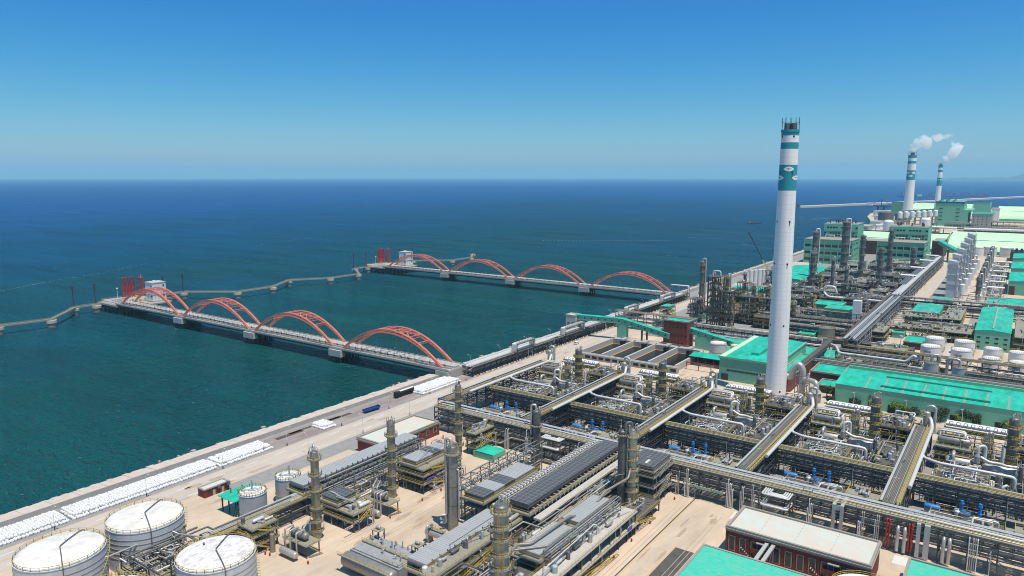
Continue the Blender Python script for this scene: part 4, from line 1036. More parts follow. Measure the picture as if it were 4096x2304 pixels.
# flat machine unit with big drum
t=thing('machine_hall','broad low machine with grey flat tops and a big horizontal drum in front','process unit',(-162.5,138.5,0))
b=MB(); b.drum(0,22,1.2,3.6,2.4,'cladw',24); b.build('drum',t)
b=MB(); b.box(0,3.6,0,21,14.5,5.2,'insul'); b.build('casing',t)
b=MB(); b.box(.5,4.2,5.2,20.5,8.4,5.6,'insul'); b.build('top_plate',t); b=MB(); b.box(.5,10,5.2,20.5,14,5.6,'insul'); b.build('top_plate',t)
b=MB(); b.box(0,-1.6,5.7,22,-.8,5.85,'plat'); b.box(0,8.6,5.2,21,9.6,5.9,'plat'); b.build('walkway',t); b=MB(); b.rail([(0,-1.6,5.85),(22,-1.6,5.85)]); b.rail([(0,8.6,5.9),(21,8.6,5.9)]); b.rail([(14,4,5.6),(20,4,5.6),(20,8,5.6)]); b.build('railing',t)
rn=random.Random(17)
for k in range(16):
    b=MB(); x=rn.uniform(1,20);y=rn.choice((5,7,11,13,14)); b.tube([(x,y,5.6),(x,y,rn.uniform(6.6,8.4)),(x+rn.uniform(-1.5,1.5),y+rn.uniform(-.8,.8),rn.uniform(6.4,8))],rn.uniform(.15,.34),rn.choice(['pipe','galv','clad']),7); b.build('pipe',t)
for x in (2,19): b=MB(); b.frame([x-1,x+1.5],[12.4,15],[8.2],'steel',.25); b.box(x-1.3,12,8.2,x+1.8,15.3,8.35,'plat'); b.drum(x-.6,x+1.2,13.6,9,.5,'clad',10); b.build('valve_platform',t)
hdrum('silver horizontal vessel at the foot of the thick grey column',-153.5,-144,167.2,3.6,1.3,'clad',seed=4)
# flat turquoise roof and brick building behind
building('small turquoise flat roof in the yard near the arched-top column',-186,233.6,-175.5,243,2.6,'gwall','groof','pump_house','shelter')
def long_brick(label,x0,y0,x1,y1,h,side,n):
    t=building(label,x0,y0,x1,y1,h,'brick','roofb','brick_building','building',parapet=.7,par_m='trim')
    b=MB(); X=x1-x0;Y=y1-y0; b.box(-.5,-.5,h-.3,X+.5,Y+.5,h+.02,'trim'); b.box(-.35,-.35,h-.9,X+.35,Y+.35,h-.3,'trim'); b.build('cornice',t)
    L=Y if side=='E' else X
    for i in range(n):
        c=L*(i+.5)/n
        fb=MB(); gb=MB()
        if side=='E': fb.box(X,c-1.1,1.9,X+.14,c+1.1,h-1.4,'trim'); gb.box(X+.14,c-.8,2.2,X+.18,c+.8,h-1.7,'glass')
        else: fb.box(c-1.1,-.14,1.2,c+1.1,0,h-2.2,'trim'); gb.box(c-.8,-.18,1.5,c+.8,-.14,h-2.5,'glass')
        f=fb.build('window',t); gb.build('pane',f)
    for i in range(n//2+1):
        b=MB(); c=L*i/(n//2)
        if side=='E': b.box(X,c-.3,0,X+.22,c+.3,h-.9,'brick')
        else: b.box(c-.3,-.22,0,c+.3,0,h-.9,'brick')
        b.build('pilaster',t)
    return t
long_brick('long red brick building with pale flat roof beside the coast road',-231.5,209,-216,245.3,6,'E',7)
t=long_brick('red brick building with broad tan roof at the lower right',-69.2,217.4,-27.3,234.6,8.6,'S',12)
for x in (8,29): 
    b=MB(); b.box(x,-1.6,3.4,x+6,0,3.7,'brick'); b.box(x,-1.6,3.7,x+6,-1.5,4.8,'brick'); b.build('balcony',t); b=MB(); b.stair((x+1,-1,.2),(x-3,-1,3.6),1,'conc','brick'); b.build('stair',t); b=MB(); b.box(x+2,-.1,3.8,x+4.4,0,6.2,'blued'); b.build('door',t); b=MB(); b.box(x+1.6,-1.2,6.4,x+4.8,0,6.6,'trim'); b.build('door_canopy',t)
for x in (9.5,20,30.5): 
    b=MB(); 
    for k in range(12): b.box(x-.1,1.5+k*1.25,8.72,x+.12,1.75+k*1.25,8.76,'trim')
    b.build('roof_bolts',t)
t=building('broad flat turquoise roof at the bottom edge, worn in patches',-72,150,-36,204.4,7.4,'gwall','groofw','green_roof_building','building',parapet=.35,par_m='trim')
t=building('small turquoise flat roof with tan edge at the lower right corner',-19.3,180,8,235.4,5.6,'trim','groofw','flat_roof_building','building',parapet=.6,par_m='trim')
tank('white tank top cut by the bottom picture edge in front of the brick building',-26,204,9.4,8,'tankw','white',pipes=False,stairs=False,bands=2)
t=thing('pipe_bridge','short silver pipe bridge between the brick building and the turquoise roof','pipe bridge',(-57,203,0)); 
for x in (0,2): b=MB(); b.box(x,0,6.8,x+1.1,14,7.3,'tray'); b.build('cable_tray',t)
b=MB(); b.frame([0,3],[2,11],[6.6],'steel',.25); b.build('frame',t)
# banners and small things
def banner(label,p,rz,w,h,m,body=None,tm='white',size=None,group=None):
    t=thing('banner',label,'banner',p,group,rz); b=MB(); b.box(-w/2,-.05,-h/2,w/2,.05,h/2,m); b.build('panel',t)
    if body: text(body,size or h*.8,tm,t,(0,-.07,0),(math.pi/2,0,0))
    return t
banner('green banner with white Chinese characters hung over the gateway under the main rack',(-87.6,248.9,4.9),0,12.8,1.25,'sign','查不出问题是最大的问题',size=1.15)
banner('green banner with white lettering under the main rack behind the dark column',(-164,248.9,5.0),0,9,1.1,'sign','安全生产责任重大',size=1.0)
banner('blue and red banner on the three storey structure by the first column',(-176.2,160,3.2),math.pi/2,4.6,.9,'blued')
banner('white and red notice strip on the three storey structure by the first column',(-176.2,154,3.2),math.pi/2,3.6,.9,'white','安全第一','red',.8)
banner('purple banner on the structure behind the second column',(-177,196,5.8),math.pi/2,4.2,.9,'purple')
banner('pale green strip banner beside the purple banner',(-177,207,5.8),math.pi/2,15,.8,'plat','安全生产人人有责严格管理','white',.7)
banner('small purple banner on the edge of the long concrete deck',(-97.3,205,5.2),math.pi/2,3,1.1,'purple')
banner('blue and white notice board on the seawall beside the silver pipes',(-275.8,447,2.8),math.pi/2,11,1.5,'blued','安全环保','white',1.2)
banner('green notice board hung inside the first cross rack between process blocks',(-214.6,326,7.4),math.pi/2,5.5,1.3,'sign','安全生产','white',1.0)
banner('green notice board hung inside the third cross rack between process blocks',(-118.5,306,7.4),math.pi/2,9,1.4,'sign','安全生产','white',1.1)
fh=thing('hydrant','x','hydrant',(0,0,0),'red hydrants'); b=MB(); b.cyl(0,0,0,.9,.28,'red',8); b.build('body',fh); b=MB(); b.dome(0,0,.9,.3,.3,'red',8,3); b.cyl(.35,0,.5,.75,.12,'red',6); b.build('cap',fh)
HY=[((-189.5,130.5),'in the open yard at the bottom, left of the drain'),((-187.6,130.8),'in the open yard at the bottom, right of the drain end'),((-173.6,134.6),'by the skid at the first column'),((-174.5,171.5),'by the skid at the second column'),((-174.6,188.5),'at the corner post of the structure with purple banner'),((-174.5,199),'in front of the middle of the purple banner structure'),((-97,178),'at the foot of the long concrete deck, near its lower end'),((-97,193),'at the foot of the long concrete deck, halfway along'),((-97.2,206),'below the small purple banner'),((-97.4,221),'below the low grey decks'),((-98,244),'by the four storey structure with red pipes'),((-74.6,244.3),'on the white slab by the gateway')]
ok=True
for p,l in HY:
    l='small red hydrant '+l
    if ok: fh.location=(*p,0); fh['label']=l; ok=False
    else: copy_tree(fh,(*p,0),l)
# ---------------- main rack ----------------
MR=pipe_rack('main pipe rack with bright silver pipes crossing the whole plant, left half',(-222,249.5,0),0,100,8.6,[3.6,6.2,8.8,11.4],8,seed=41,top=9,mid=7,topm=('pipel','pipe','galv','pipel','piped'),tray=2,rr=(.1,.24))
MR2=pipe_rack('main pipe rack with bright silver pipes crossing the whole plant, right half',(-122,249.5,0),0,140,8.6,[5.8,7.8,9.7,11.5],8,seed=42,top=9,mid=7,topm=('pipel','pipe','galv','pipel','piped'),tray=2,rr=(.1,.26))
for x0,y0,lb in ((-159.5,245,'left of the dark grid roof'),(-67,243.5,'behind the red brick building')):
    t=thing('expansion_loop','silver pipe loops projecting from the main rack '+lb,'pipe loop',(x0,y0,0))
    b=MB(); b.frame([0,10.5],[0,4.2],[7,10.4],'steel',.3); b.build('frame',t)
    for k in range(4): b=MB(); b.tube([(.8+k*.75,6,11),(.8+k*.75,.5+k*.75,11),(9.8-k*.75,.5+k*.75,11),(9.8-k*.75,6,11)],.3,'pipel',9); b.build('pipe',t)
    for k in range(2): b=MB(); b.tube([(.8+k,6,7.5),(.8+k,-.6+k,7.5),(9.8-k,-.6+k,7.5),(9.8-k,6,7.5)],.42,'pipel',9); b.build('pipe',t)
for x,l in ((-27.6,'left'),(-21.2,'right')):
    t=thing('red_pipe','pair of dark red vertical fire pipes on the main rack, '+l+' pair','pipe',(x,248.8,0))
    for d in (0,.85): b=MB(); b.tube([(d,.8,10.6),(d,0,10.6),(d,0,1.4),(d,.8,1.4)],.26,'red',8); b.build('pipe',t)
for x,l in ((-24.3,'between the red pairs, left one'),(-22.3,'between the red pairs, right one'),(-11.6,'farther right, left one of two'),(-10,'farther right, right one of two')):
    b=MB(); b.tube([(x,252,9),(x,248.6,8.6),(x,248.6,.8)],.55,'clad',12); single(b,'vertical_duct','fat silver pipe dropping down the main rack '+l,'pipe')
for x,l in ((-18.6,'narrow'),(-16.2,'wide')):
    b=MB(); w=.55 if l=='narrow' else .8; b.box(x-w,248.4,.4,x+w,248.8,11.6,'tray'); b.box(x-w,248.8,11.2,x+w,257,11.6,'tray'); single(b,'cable_duct','pale %s cable duct falling to the ground beside the red pipes'%l,'cable duct')
b=MB(); b.box(-44,247.4,.5,-43,248.2,11.8,'tray'); b.box(-41.5,247.4,.5,-40.5,248.2,11.8,'tray'); b.box(-44,248.2,11.3,-43,257,11.8,'tray'); b.box(-41.5,248.2,11.3,-40.5,257,11.8,'tray'); b.box(-43,247.5,10,-41.5,247.7,11.8,'tray'); single(b,'cable_duct','pale twin cable duct dropping behind the red brick building','cable duct')

rn=random.Random(71)
for i,(x,n,l) in enumerate(((-206,4,'left end'),(-193,3,'near the left end'),(-180,5,'behind the turquoise flat roof'),(-169,3,'left of the green banner'),(-144,4,'left of the dark grid roof'),(-99.5,3,'beside the four storey structure'),(-96,4,'left of the gateway'),(-80,5,'right of the gateway'),(-75,3,'by the white slab'),(-71,3,'behind the end of the brick building'),(-52,4,'behind the brick building, left part'),(-36,4,'behind the brick building, right part'),(-31,3,'left of the red pipes'),(-5,5,'at the right picture edge'))):
    t=thing('riser_pipes','bundle of pale vertical pipes on the main rack, '+l,'pipe',(x,248.7,0),'vertical pipe bundles on the main rack')
    for k in range(n):
        b=MB(); z=rn.choice((7.5,9.4,11)); r=rn.uniform(.1,.2); b.tube([(k*.55,2,z),(k*.55,0,z),(k*.55,0,.3)],r,rn.choice(('pipel','galv','white')),7); b.build('pipe',t)
# ---------------- five repeated process blocks ----------------
BL=['in the block nearest the road','in the second block from the road','in the middle block','in the fourth block','in the fifth block, right edge']
def rep(o,base,grp,cap,ks=range(5)):
    o['group']=grp
    for k in ks:
        l=cap+' '+BL[k]; p=(base[0]+49*k,base[1],base[2] if len(base)>2 else 0)
        if k==ks[0]: o.location=p; o['label']=l
        else: copy_tree(o,p,l,rz=o.rotation_euler.z)
def modules():
    rn=random.Random(77)
    # column
    o=tower('x',0,0,27.3,1.85,[3,7,11,15,19,23],'cladd',seed=50,rw=.14,n=18); rep(o,(-192,334),'ringed columns of the process blocks','grey column with yellow railed rings')
    # smaller column with arched pipe
    o=tower('x',0,0,17.2,1.25,[6,11,15],'clad',side=((20,.35,None,6,'clad'),),seed=51,rw=.14,n=14); rep(o,(-200.2,335.5),'short columns of the process blocks','shorter column with arched pipe')
    # vertical vessel with gooseneck
    t=thing('knockout_vessel','x','vessel'); b=MB(); b.cyl(0,0,9.5,17.4,1.45,'clad',18,top=False); b.dome(0,0,17.4,1.45,.8,'clad',18); b.build('shell',t)
    b=MB(); b.tube([(0,0,18),(0,0,20.6),(3.1,0,20.6),(3.1,0,9.5),(5.4,0,8.8)],.62,'clad',12,1.5); b.build('gooseneck_pipe',t)
    b=MB(); b.frame([-2.4,2.4],[-2.4,2.4],[4.8,9.4],'steel',.35); b.box(-3.4,-3.4,9.4,5,3.4,9.55,'plat'); b.build('frame',t); b=MB(); platform_rails(b,-3.3,-3.3,4.9,3.3,9.55,w=.14); b.build('railing',t)
    b=MB(); ring(b,0,0,16.4,1.45,2.5,R(60),R(260),'plat',rw=.13); b.build('platform',t); rep(t,(-223.3,354.5),'vertical vessels with gooseneck pipes','upright silver vessel with gooseneck pipe')
    # overhead big pipe
    t=thing('overhead_pipe','x','pipe'); b=MB(); b.tube([(-2.3,52,15.5),(-1.0,48,15),(-.3,46,12.9),(0,41,12.9),(0,-30,12.9)],.72,'pipel',12,1.6); b.build('main_pipe',t)
    b=MB(); b.tube([(0,7,12.9),(1.2,4,12.7),(6,1.5,12.7),(30,1.5,12.7),(30,1.5,8.6)],.58,'pipel',11,1.3); b.build('branch_pipe',t); rep(t,(-220.4,304.3),'big overhead pipes of the process blocks','fat silver pipe along the cross rack,')
    # cross racks (run away from the main rack)
    o=pipe_rack('x',(0,0,0),math.pi/2,92,6.4,[4.4,7,9.4,12],8,seed=52,top=8,mid=6,tray=1,rr=(.07,.16),deck=True,topm=('pipet','galv','pipet','cladw'),railw=.15); rep(o,(-221.2,258.5),'cross pipe racks between the process blocks','receding pipe rack with pale trays,')
    # secondary racks parallel to the main rack
    o=pipe_rack('x',(0,0,0),0,42.6,5,[5,7.2,9.2,11.2],7,seed=53,top=5,mid=6,tray=0,railw=.16,midm=('piped','pipe','galv','piped','cladd')); rep(o,(-220.6,289.6),'secondary pipe racks of the process blocks','inner pipe rack with long yellow walkway,')
    # horizontal drums
    o=hdrum('x',0,10,0,6.6,2.15,'clad',seed=54); rep(o,(-213.8,329),'left horizontal drums','left silver horizontal drum')
    o=hdrum('x',0,13,0,6.4,2.2,'clad',seed=55,pipe=False); rep(o,(-201.3,329),'right horizontal drums','right longer silver horizontal drum')
    t=thing('overhead_line','x','pipe'); b=MB(); b.tube([(0,0,11),(3,-.5,9.6),(6,.4,9.6),(8.5,-.6,9.4),(12.5,.3,9.4),(12.5,.3,8.5)],.55,'pipel',10); b.build('pipe',t); b=MB(); b.cyl(-1,0,8.4,11,1.05,'clad',14,top=False); b.lathe([(1.05,11),(.5,12.4)],'clad',14,(-1,0)); b.tube([(-1,0,12.2),(-1,0,15.2),(1.4,1.6,15.4),(1.4,1.6,9)],.6,'pipel',10); b.build('separator',t); rep(t,(-201.8,327),'wavy silver pipes above the drums','wavy silver pipe and small separator above the drums')
    # upper drum on tower
    o=structure('x',(0,0,0),(12,7),[3.4,6.8,10.2],seed=56,fill=.6,railw=.15,open_=0); rep(o,(-217.4,334),'yellow railed towers under the upper drums','yellow railed steel tower behind the left drum')
    o=hdrum('x',0,12,0,2.1,1.5,'cladw',seed=57,pipe=False); rep(o,(-217.5,337.4,10.4),'upper drums','pale capsule drum on the railed tower')
    t=thing('bent_pipe_pair','x','pipe'); 
    for d in (0,1.7): b=MB(); b.tube([(0,d*1.4,-2 if d==0 else 0),(0,d*1.4,0),(9.5,d*1.2,0),(9.5,d*1.2-1.4,-1.8)],.48,'pipel',10); b.build('pipe',t)
    rep(t,(-217.5,343.5,14.2),'bent pipe pairs','pair of bent silver pipes above the upper drum')
    # air cooler row at the back
    t=thing('air_cooler','x','air cooler'); b=MB(); b.box(0,0,13,22,5.2,13.5,'white'); b.box(.2,.2,12,21.8,5,13,'corr'); b.build('roof_panel',t)
    b=MB(); b.box(-.8,-1.2,10.4,22.8,6.2,10.55,'plat'); b.build('platform',t); b=MB(); platform_rails(b,-.8,-1.2,22.8,6.2,10.55,w=.15); b.build('railing',t); b=MB(); b.frame(frange(0,22,4),[0,5],[3.6,7,10.3,12],'steel',.32,seed=9); b.build('frame',t)
    for k in range(8): b=MB(); x=1.2+k*2.7; b.tube([(x,-.2,12.4),(x,-.2,14.6),(x+1.3,-.2,14.6),(x+1.3,-.2,12.6)],.16,'galv',6,.7); b.build('inlet_pipe',t)
    b=MB(); b.tube([(0,-.7,12.2),(22,-.7,12.2)],.4,'pipel',9); b.build('header_pipe',t); rep(t,(-216,357.2),'white roofed air coolers at the back of the process blocks','white roofed air cooler with small pipe arches')
    o=structure('x',(0,0,0),(13,16),[3.5,6.8,10.2],seed=58,fill=.9,railw=.16,open_=.4,floor='grate'); rep(o,(-193,346.5),'dark deck structures behind the ringed columns','dark multi deck structure behind the ringed column')
    o=pipe_rack('x',(0,0,0),0,18,5,[3.4,6,8.4],6,seed=59,top=5,mid=6,tray=0,topm=('clad','pipet'),railw=.16); rep(o,(-192,353.5),'short back racks of the process blocks','short rack with yellow striped walkways at the back')
    # crowded lower floors
    o=structure('x',(0,0,0),(17,24),[3.2,6.2],seed=60,fill=.8,railw=.14,open_=.6,over=.2,floor='grate'); rep(o,(-215,297.5),'crowded left pipe decks','crowded low pipe decks left of the centre')
    o=structure('x',(0,0,0),(9,26),[3.4,6.8,9.6],seed=61,fill=.8,railw=.14,open_=.6,over=.3,floor='grate'); rep(o,(-186.5,300),'crowded right pipe decks','crowded pipe decks right of the drums')
    o=structure('x',(0,0,0),(10,7),[5.6,9.4],seed=62,fill=1.4,railw=.16,over=.5,open_=0); rep(o,(-189.5,262.5),'railed valve decks by the main rack','small railed deck with silver valves')
    o=structure('x',(0,0,0),(22,15),[3.2],seed=63,fill=.6,railw=.14,over=.0,open_=1,eq=True,floor='grate'); rep(o,(-214,268),'low pipe decks by the main rack','low deck of small pipes')
    # slim silver filters
    t=thing('filter_vessels','x','vessel'); 
    for i in range(3): b=MB(); b.cyl(i*2.2,0,1,6,.6,'clad',12,top=False); b.dome(i*2.2,0,6,.6,.4,'clad',12,3); b.tube([(i*2.2,0,6.2),(i*2.2,0,7.4),(i*2.2-1.1,0,7.4),(i*2.2-1.1,0,2)],.18,'pipe',7); b.build('vessel',t)
    b=MB(); b.ladder(1.1,-.8,0,7); b.ladder(3.3,-.8,0,7); platform_rails(b,-1,-1,5.6,1,3,w=.13); b.build('ladder',t); rep(t,(-178.5,262),'slim upright filter vessels','three slim upright filter vessels beside the cross rack')
    # blue pumps
    t=thing('blue_cover','x','machine cover'); b=MB(); b.drum(0,5.2,0,.55,.95,'blue',14,hd=.3); b.box(.2,-.9,0,5,.9,.6,'blue'); b.build('cover',t); b=MB(); b.box(.2,-.8,-2.2,5,.8,0,'conc'); b.build('plinth',t); t['group']='bright blue machine covers'
    ks=[(k,d) for k in range(5) for d in (0,1)]
    for i,(k,d) in enumerate(ks):
        l=('left' if d==0 else 'right')+' bright blue machine cover under the second rack '+BL[k]; p=(-216.5+9.2*d+49*k,286.6,2.2)
        if i==0: t.location=p; t['label']=l
        else: copy_tree(t,p,l)
    t=thing('blue_pump','x','pump'); b=MB(); b.cyl(0,0,0,6.6,.55,'blue',12); b.cyl(0,0,2.5,3.1,.8,'blue',12); b.cyl(0,0,5.4,5.8,.75,'blue',12); b.build('column',t); b=MB(); b.tube([(0,0,.6),(-2.6,1.2,.6)],.4,'blue',10); b.build('suction_pipe',t); b=MB(); b.box(-.8,-.8,-1.5,.8,.8,0,'conc'); b.build('plinth',t); t['group']='blue vertical pumps'
    for i,(k,d) in enumerate(ks):
        l=('left' if d==0 else 'right')+' tall blue vertical pump '+BL[k]; p=(-205.0+5.4*d+49*k,285.0+.4*d,1.5)
        if i==0: t.location=p; t['label']=l
        else: copy_tree(t,p,l)
    t=thing('blue_motor','x','motor'); b=MB(); b.box(-1.2,-1.2,0,1.2,1.2,1.2,'blued'); b.cyl(-.8,0,1.2,4.6,.65,'blued',12); b.cyl(.9,0,1.2,4.6,.65,'blued',12); b.build('body',t); b=MB(); b.tube([(0,-1,1),(3,-1,1),(3,-3,1),(-2,-3,1)],.3,'blued',8); b.build('pipe',t); rep(t,(-189,341),'dark blue twin motors','dark blue twin motor set',range(0,4))
    # long sloping yellow stairs and red fire columns
    t=thing('steel_stair','x','stair'); b=MB(); b.stair((0,0,8),(4.6,-6,.4),1.1,'plat','yel'); b.build('flight',t); rep(t,(-206,326),'sloping yellow stairs','sloping stair with yellow handrails beside the drums')
    t=thing('fire_column','x','pipe'); b=MB(); b.tube([(0,0,0),(0,0,7.6),(.8,0,7.6)],.22,'red',7); b.build('pipe',t); b=MB(); b.box(-.5,-.3,6,.5,.3,6.9,'red'); b.build('monitor',t); rep(t,(-199.8,323.8),'red fire water columns','red fire water column between the drums')
    # legs of the racks where elbows drop
    t=thing('elbow_pipes','x','pipe'); 
    for k in range(2): b=MB(); b.tube([(k*3,0,0.5),(k*3,0,3.4),(k*3+1.6,1,4.6),(k*3+2.6,2,3),(k*3+2.6,2,.4)],.55,'pipel',10,1.4); b.build('pipe',t)
    rep(t,(-197,318),'elbow pipes in front of the drums','pair of fat silver elbow pipes before the drums,')
modules()
for k in range(5):
    pass
b=MB(); b.box(-197,396,0,-193.5,399,2.6,'blued'); b.box(-197.2,395.8,2.6,-193.3,399.2,2.8,'blue'); single(b,'blue_cabin','small bright blue cabin in front of the settling basins','cabin')
b=MB(); b.box(-206,375,6.8,-203,378,8.6,'galv'); b.box(-206.3,374.7,8.6,-202.7,378.3,8.8,'steell'); b.box(-205.7,375.3,0,-205.4,375.6,6.8,'steel'); b.box(-203.6,375.3,0,-203.3,375.6,6.8,'steel'); b.box(-205.7,377.4,0,-205.4,377.7,6.8,'steel');b.box(-203.6,377.4,0,-203.3,377.7,6.8,'steel'); single(b,'grey_cabin','grey cabin on posts behind the first air cooler','cabin')
# ---------------- coastal rack of silver pipes ----------------
def coast_rack():
    for i,(y0,y1,l) in enumerate(((332,434,'between the near bridge and the notice board'),(434,560,'below the turquoise conveyor'),(560,676,'up to the far arch bridge'))):
        t=pipe_rack('seawall rack of silver pipes '+l,(-264,y0,0),math.pi/2,y1-y0,8.8,[2.9,5.7],6,seed=70+i,top=8,mid=5,topm=('pipel','pipe','pipel'),midm=('piped','piped','pipe'),tray=1,rr=(.3,.46),group='silver pipe rack along the seawall',rm='steel',railw=.12,fm='dark',pw=.45)
    g=None
    for i,(y0,y1,l) in enumerate(((377,399,'first, nearest the near arch bridge'),(438,467,'second, before the concrete tower'),(539,560,'third, past the open trestle'),(612,640,'fourth, just before the far bridge'))):
        t=thing('pipe_portal','raised silver pipe crossing over the seawall rack, '+l,'pipe bridge',(-267,y0,0),'raised pipe crossings'); L=y1-y0
        b=MB(); b.frame([0,3.6],[0,1.5,L-1.5,L],[6,11.2],'steel',.3); b.build('frame',t)
        for k in range(5): b=MB(); x=.4+k*.75; b.tube([(x,0,6.4),(x,0,11.8),(x,L,11.8),(x,L,6.4)],.3,'pipel',8); b.build('pipe',t)
        b=MB(); b.rail([(0,0,12),(0,L,12)],1.1,'steel',3,.12); b.rail([(3.8,0,12),(3.8,L,12)],1.1,'steel',3,.12); b.build('railing',t)
    t=pipe_rack('open trestle of pipes leaving the seawall rack behind the turquoise conveyor',(-262,514,0),0,66,6,[6,9,13.5],8,seed=75,top=6,mid=7,topm=('pipet','pipe'),tray=0,fm='steell',pw=.4)
    t=thing('pipe_portal','tall square pipe frame where the seawall rack meets the far bridge','pipe bridge',(-282,672,0)); b=MB(); b.frame([0,9,18],[0,5],[6,13],'steell',.4); b.build('frame',t)
    for k in range(4): b=MB(); b.tube([(0,.6+k,13.4),(18,.6+k,13.4),(18,.6+k,6.5)],.32,'pipel',8); b.build('pipe',t)
coast_rack()
b=MB(); y=332
while y<700: b.box(-263.3,y,0,-262.9,y+1.2,.8,'yline' if int(y)%2 else 'wline'); y+=3
tag(b.build('kerb_blocks'),kind='structure')
# ---------------- settling basins ----------------
def basins():
    t=thing('settling_basins','four open concrete settling basins with dark water behind the process blocks','basin',(0,0,0))
    X=[-236,-219.5,-203,-186.5,-168.5]; y0,y1=413,460
    for i in range(4):
        b=MB(); b.box(X[i]+.6,y0,0.02,X[i+1]-.6,y1-1,.5,'sludge'); b.build('basin_water',t)
        b=MB(); b.box(X[i]+.6,y0,.5,X[i]+1.0,y1-1,.62,'yline'); b.box(X[i]+1.0,y1-1.4,.5,X[i+1]-.6,y1-1,.62,'yline'); b.build('ledge',t)
    for x in X: b=MB(); b.box(x-.6,y0,0,x+.6,y1,4.4,'concl'); b.build('wall',t)
    for i in range(4): b=MB(); b.box(X[i]+.6,y1-1,0,X[i+1]-.6,y1+4,4.2,'conc'); b.box(X[i]+8,y1-5,4.2,X[i]+11,y1+3,5.4,'conc'); b.box(X[i]+8.4,y1-5.2,.6,X[i]+10.6,y1-1,4.2,'dark'); b.build('gallery',t)
    b=MB(); b.box(-237,y0-4,0,-166,y0,3.8,'conc'); 
    for x in range(-235,-168,5): b.box(x,y0-4.06,1.2,x+3.6,y0-4,2.9,'dark')
    b.build('gallery',t); b=MB(); b.rail([(-237,y0-3.8,3.8),(-166,y0-3.8,3.8)],1.1,'galv',4,.12); b.rail([(-237,y1+4,4.2),(-170,y1+4,4.2)],1.1,'galv',4,.12); b.build('railing',t)
basins()
# conveyors
def gallery(name,label,pts,w,h,wins,legs,group='turquoise conveyor galleries'):
    t=thing(name,label,'conveyor',group=group)
    for i,(a,c) in enumerate(zip(pts,pts[1:])):
        a=Vector(a);c=Vector(c); b=MB(); b.beam(a,c,w,'gwall',h); b.build('wall',t)
        b=MB(); b.beam(a+Vector((0,0,h/2+.12)),c+Vector((0,0,h/2+.12)),w+.9,'groof',.22); b.build('roof',t)
        d=(c-a); n=max(2,int(d.length/5)); dn=Vector((d.x,d.y,0)).normalized(); s=Vector((dn.y,-dn.x,0))*(w/2+.03)
        for k in range(n):
            p=a+d*((k+.5)/n)+s; b=MB(); b.beam(p-dn*.55,p+dn*.55,.08,'glass',.95); b.build('window',t)
    for (x0,y0,x1,y1,z,m) in legs: b=MB(); b.box(x0,y0,0,x1,y1,z,m); b.build('pier',t)
    return t
gallery('conveyor_gallery','long turquoise conveyor gallery from the concrete tower down to the brick tower',[(-273,470,14.2),(-236,476,14.2),(-199,476,7.5)],4,3.6,0,[(-240,474,-233,479,12.2,'gwall'),(-221,475,-220.4,477,10,'steel'),(-217,475,-216.4,477,9.6,'steel')])
gallery('conveyor_gallery','second turquoise conveyor gallery from the brick tower towards the green hall',[(-187,482,12.5),(-140,479,4.5)],4,3.6,0,[(-181.5,479,-167,485,9,'gwall')])
t=building('pale concrete transfer tower at the seaward end of the turquoise conveyor',-279.5,466,-271,474,15.6,'concl','concl','transfer_tower','tower',parapet=.5,par_m='concl',wins=[('S',2,9,10.4,1),('S',2,3.5,5,1)])
t=building('dark red brick tower between the two turquoise conveyors',-203.8,475.5,-186,487,18.5,'brick','groof','brick_tower','tower',parapet=.9,par_m='trim',wins=[('S',6,14,15.5,1.3),('S',7,8,9.5,1.3),('S',7,2.2,3.7,1.3)])
b=MB(); b.box(-203.9,475.4,9.9,-185.9,475.5,10.2,'trim'); b.build('ledge',None).parent=t; t.children[-1].location=(203.8,-475.5,0)
b=MB(); b.add([(-172,486,.2),(-90,486,.2),(-90,500,.2),(-172,500,.2),(-172,500,6),(-90,500,7)],[(0,1,5,4),(2,3,4,5),(0,4,3),(1,2,5)],'groof'); single(b,'sloping_roof','sloping turquoise roof behind the second conveyor gallery','roof')
# green hall beside the chimney
t=building('big green hall with turquoise roof beside the chimney',-141,413.5,-108,482,13.6,'gwall','groof','green_hall','hall',gable=1.1,gax=1,roof_lines=None,wins=[('S',1,6.0,7.0,24)],doors=[('S',3.5,4.2,4.2,'steel')])
b=MB(); b.box(-.4,-.4,13.3,2.4,69,14.1,'gpale'); b.box(-.6,-.6,13.3,-.4,69,14.6,'gwall'); b.box(-.4,-.6,13.3,33,-.4,14.5,'gwall'); b.box(32.4,-.4,13.3,33.4,69,14.2,'gwall'); b.build('gutter',t); b=MB(); b.box(15,12,14.2,19.5,62,16.2,'groof'); b.build('ridge_vent',t)
t=building('low red brick annex behind the chimney with turquoise roof',-107.8,404,-99,470,8.5,'brick','groof','brick_annex','building',parapet=.6,par_m='trim',wins=[('E',10,2,4,1)])
t=thing('loading_canopy','turquoise canopy over dark bays left of the green hall','canopy',(-169,436,0)); b=MB(); b.add([(0,0,5.6),(27.5,0,5.6),(27.5,10,6.4),(0,10,6.4),(0,0,5.8),(27.5,0,5.8),(27.5,10,6.6),(0,10,6.6)],[(3,2,1,0),(4,5,6,7),(0,1,5,4),(1,2,6,5),(2,3,7,6),(3,0,4,7)],'groof'); b.build('roof',t)
b=MB(); b.frame(frange(.5,27,5),[.5,9.5],[3,5.4],'steel',.3); b.box(.5,9.6,0,27,9.8,5.4,'dark'); b.build('frame',t)
t=thing('red_gate','red gantry with green sign letters in front of the canopy','gantry',(-166,424,0)); b=MB(); b.box(0,0,4.4,24,.6,5,'red'); b.box(0,0,3.2,24,.3,3.6,'red'); 
for x in (0,8,16,23.6): b.box(x,0,0,x+.4,.4,4.4,'red')
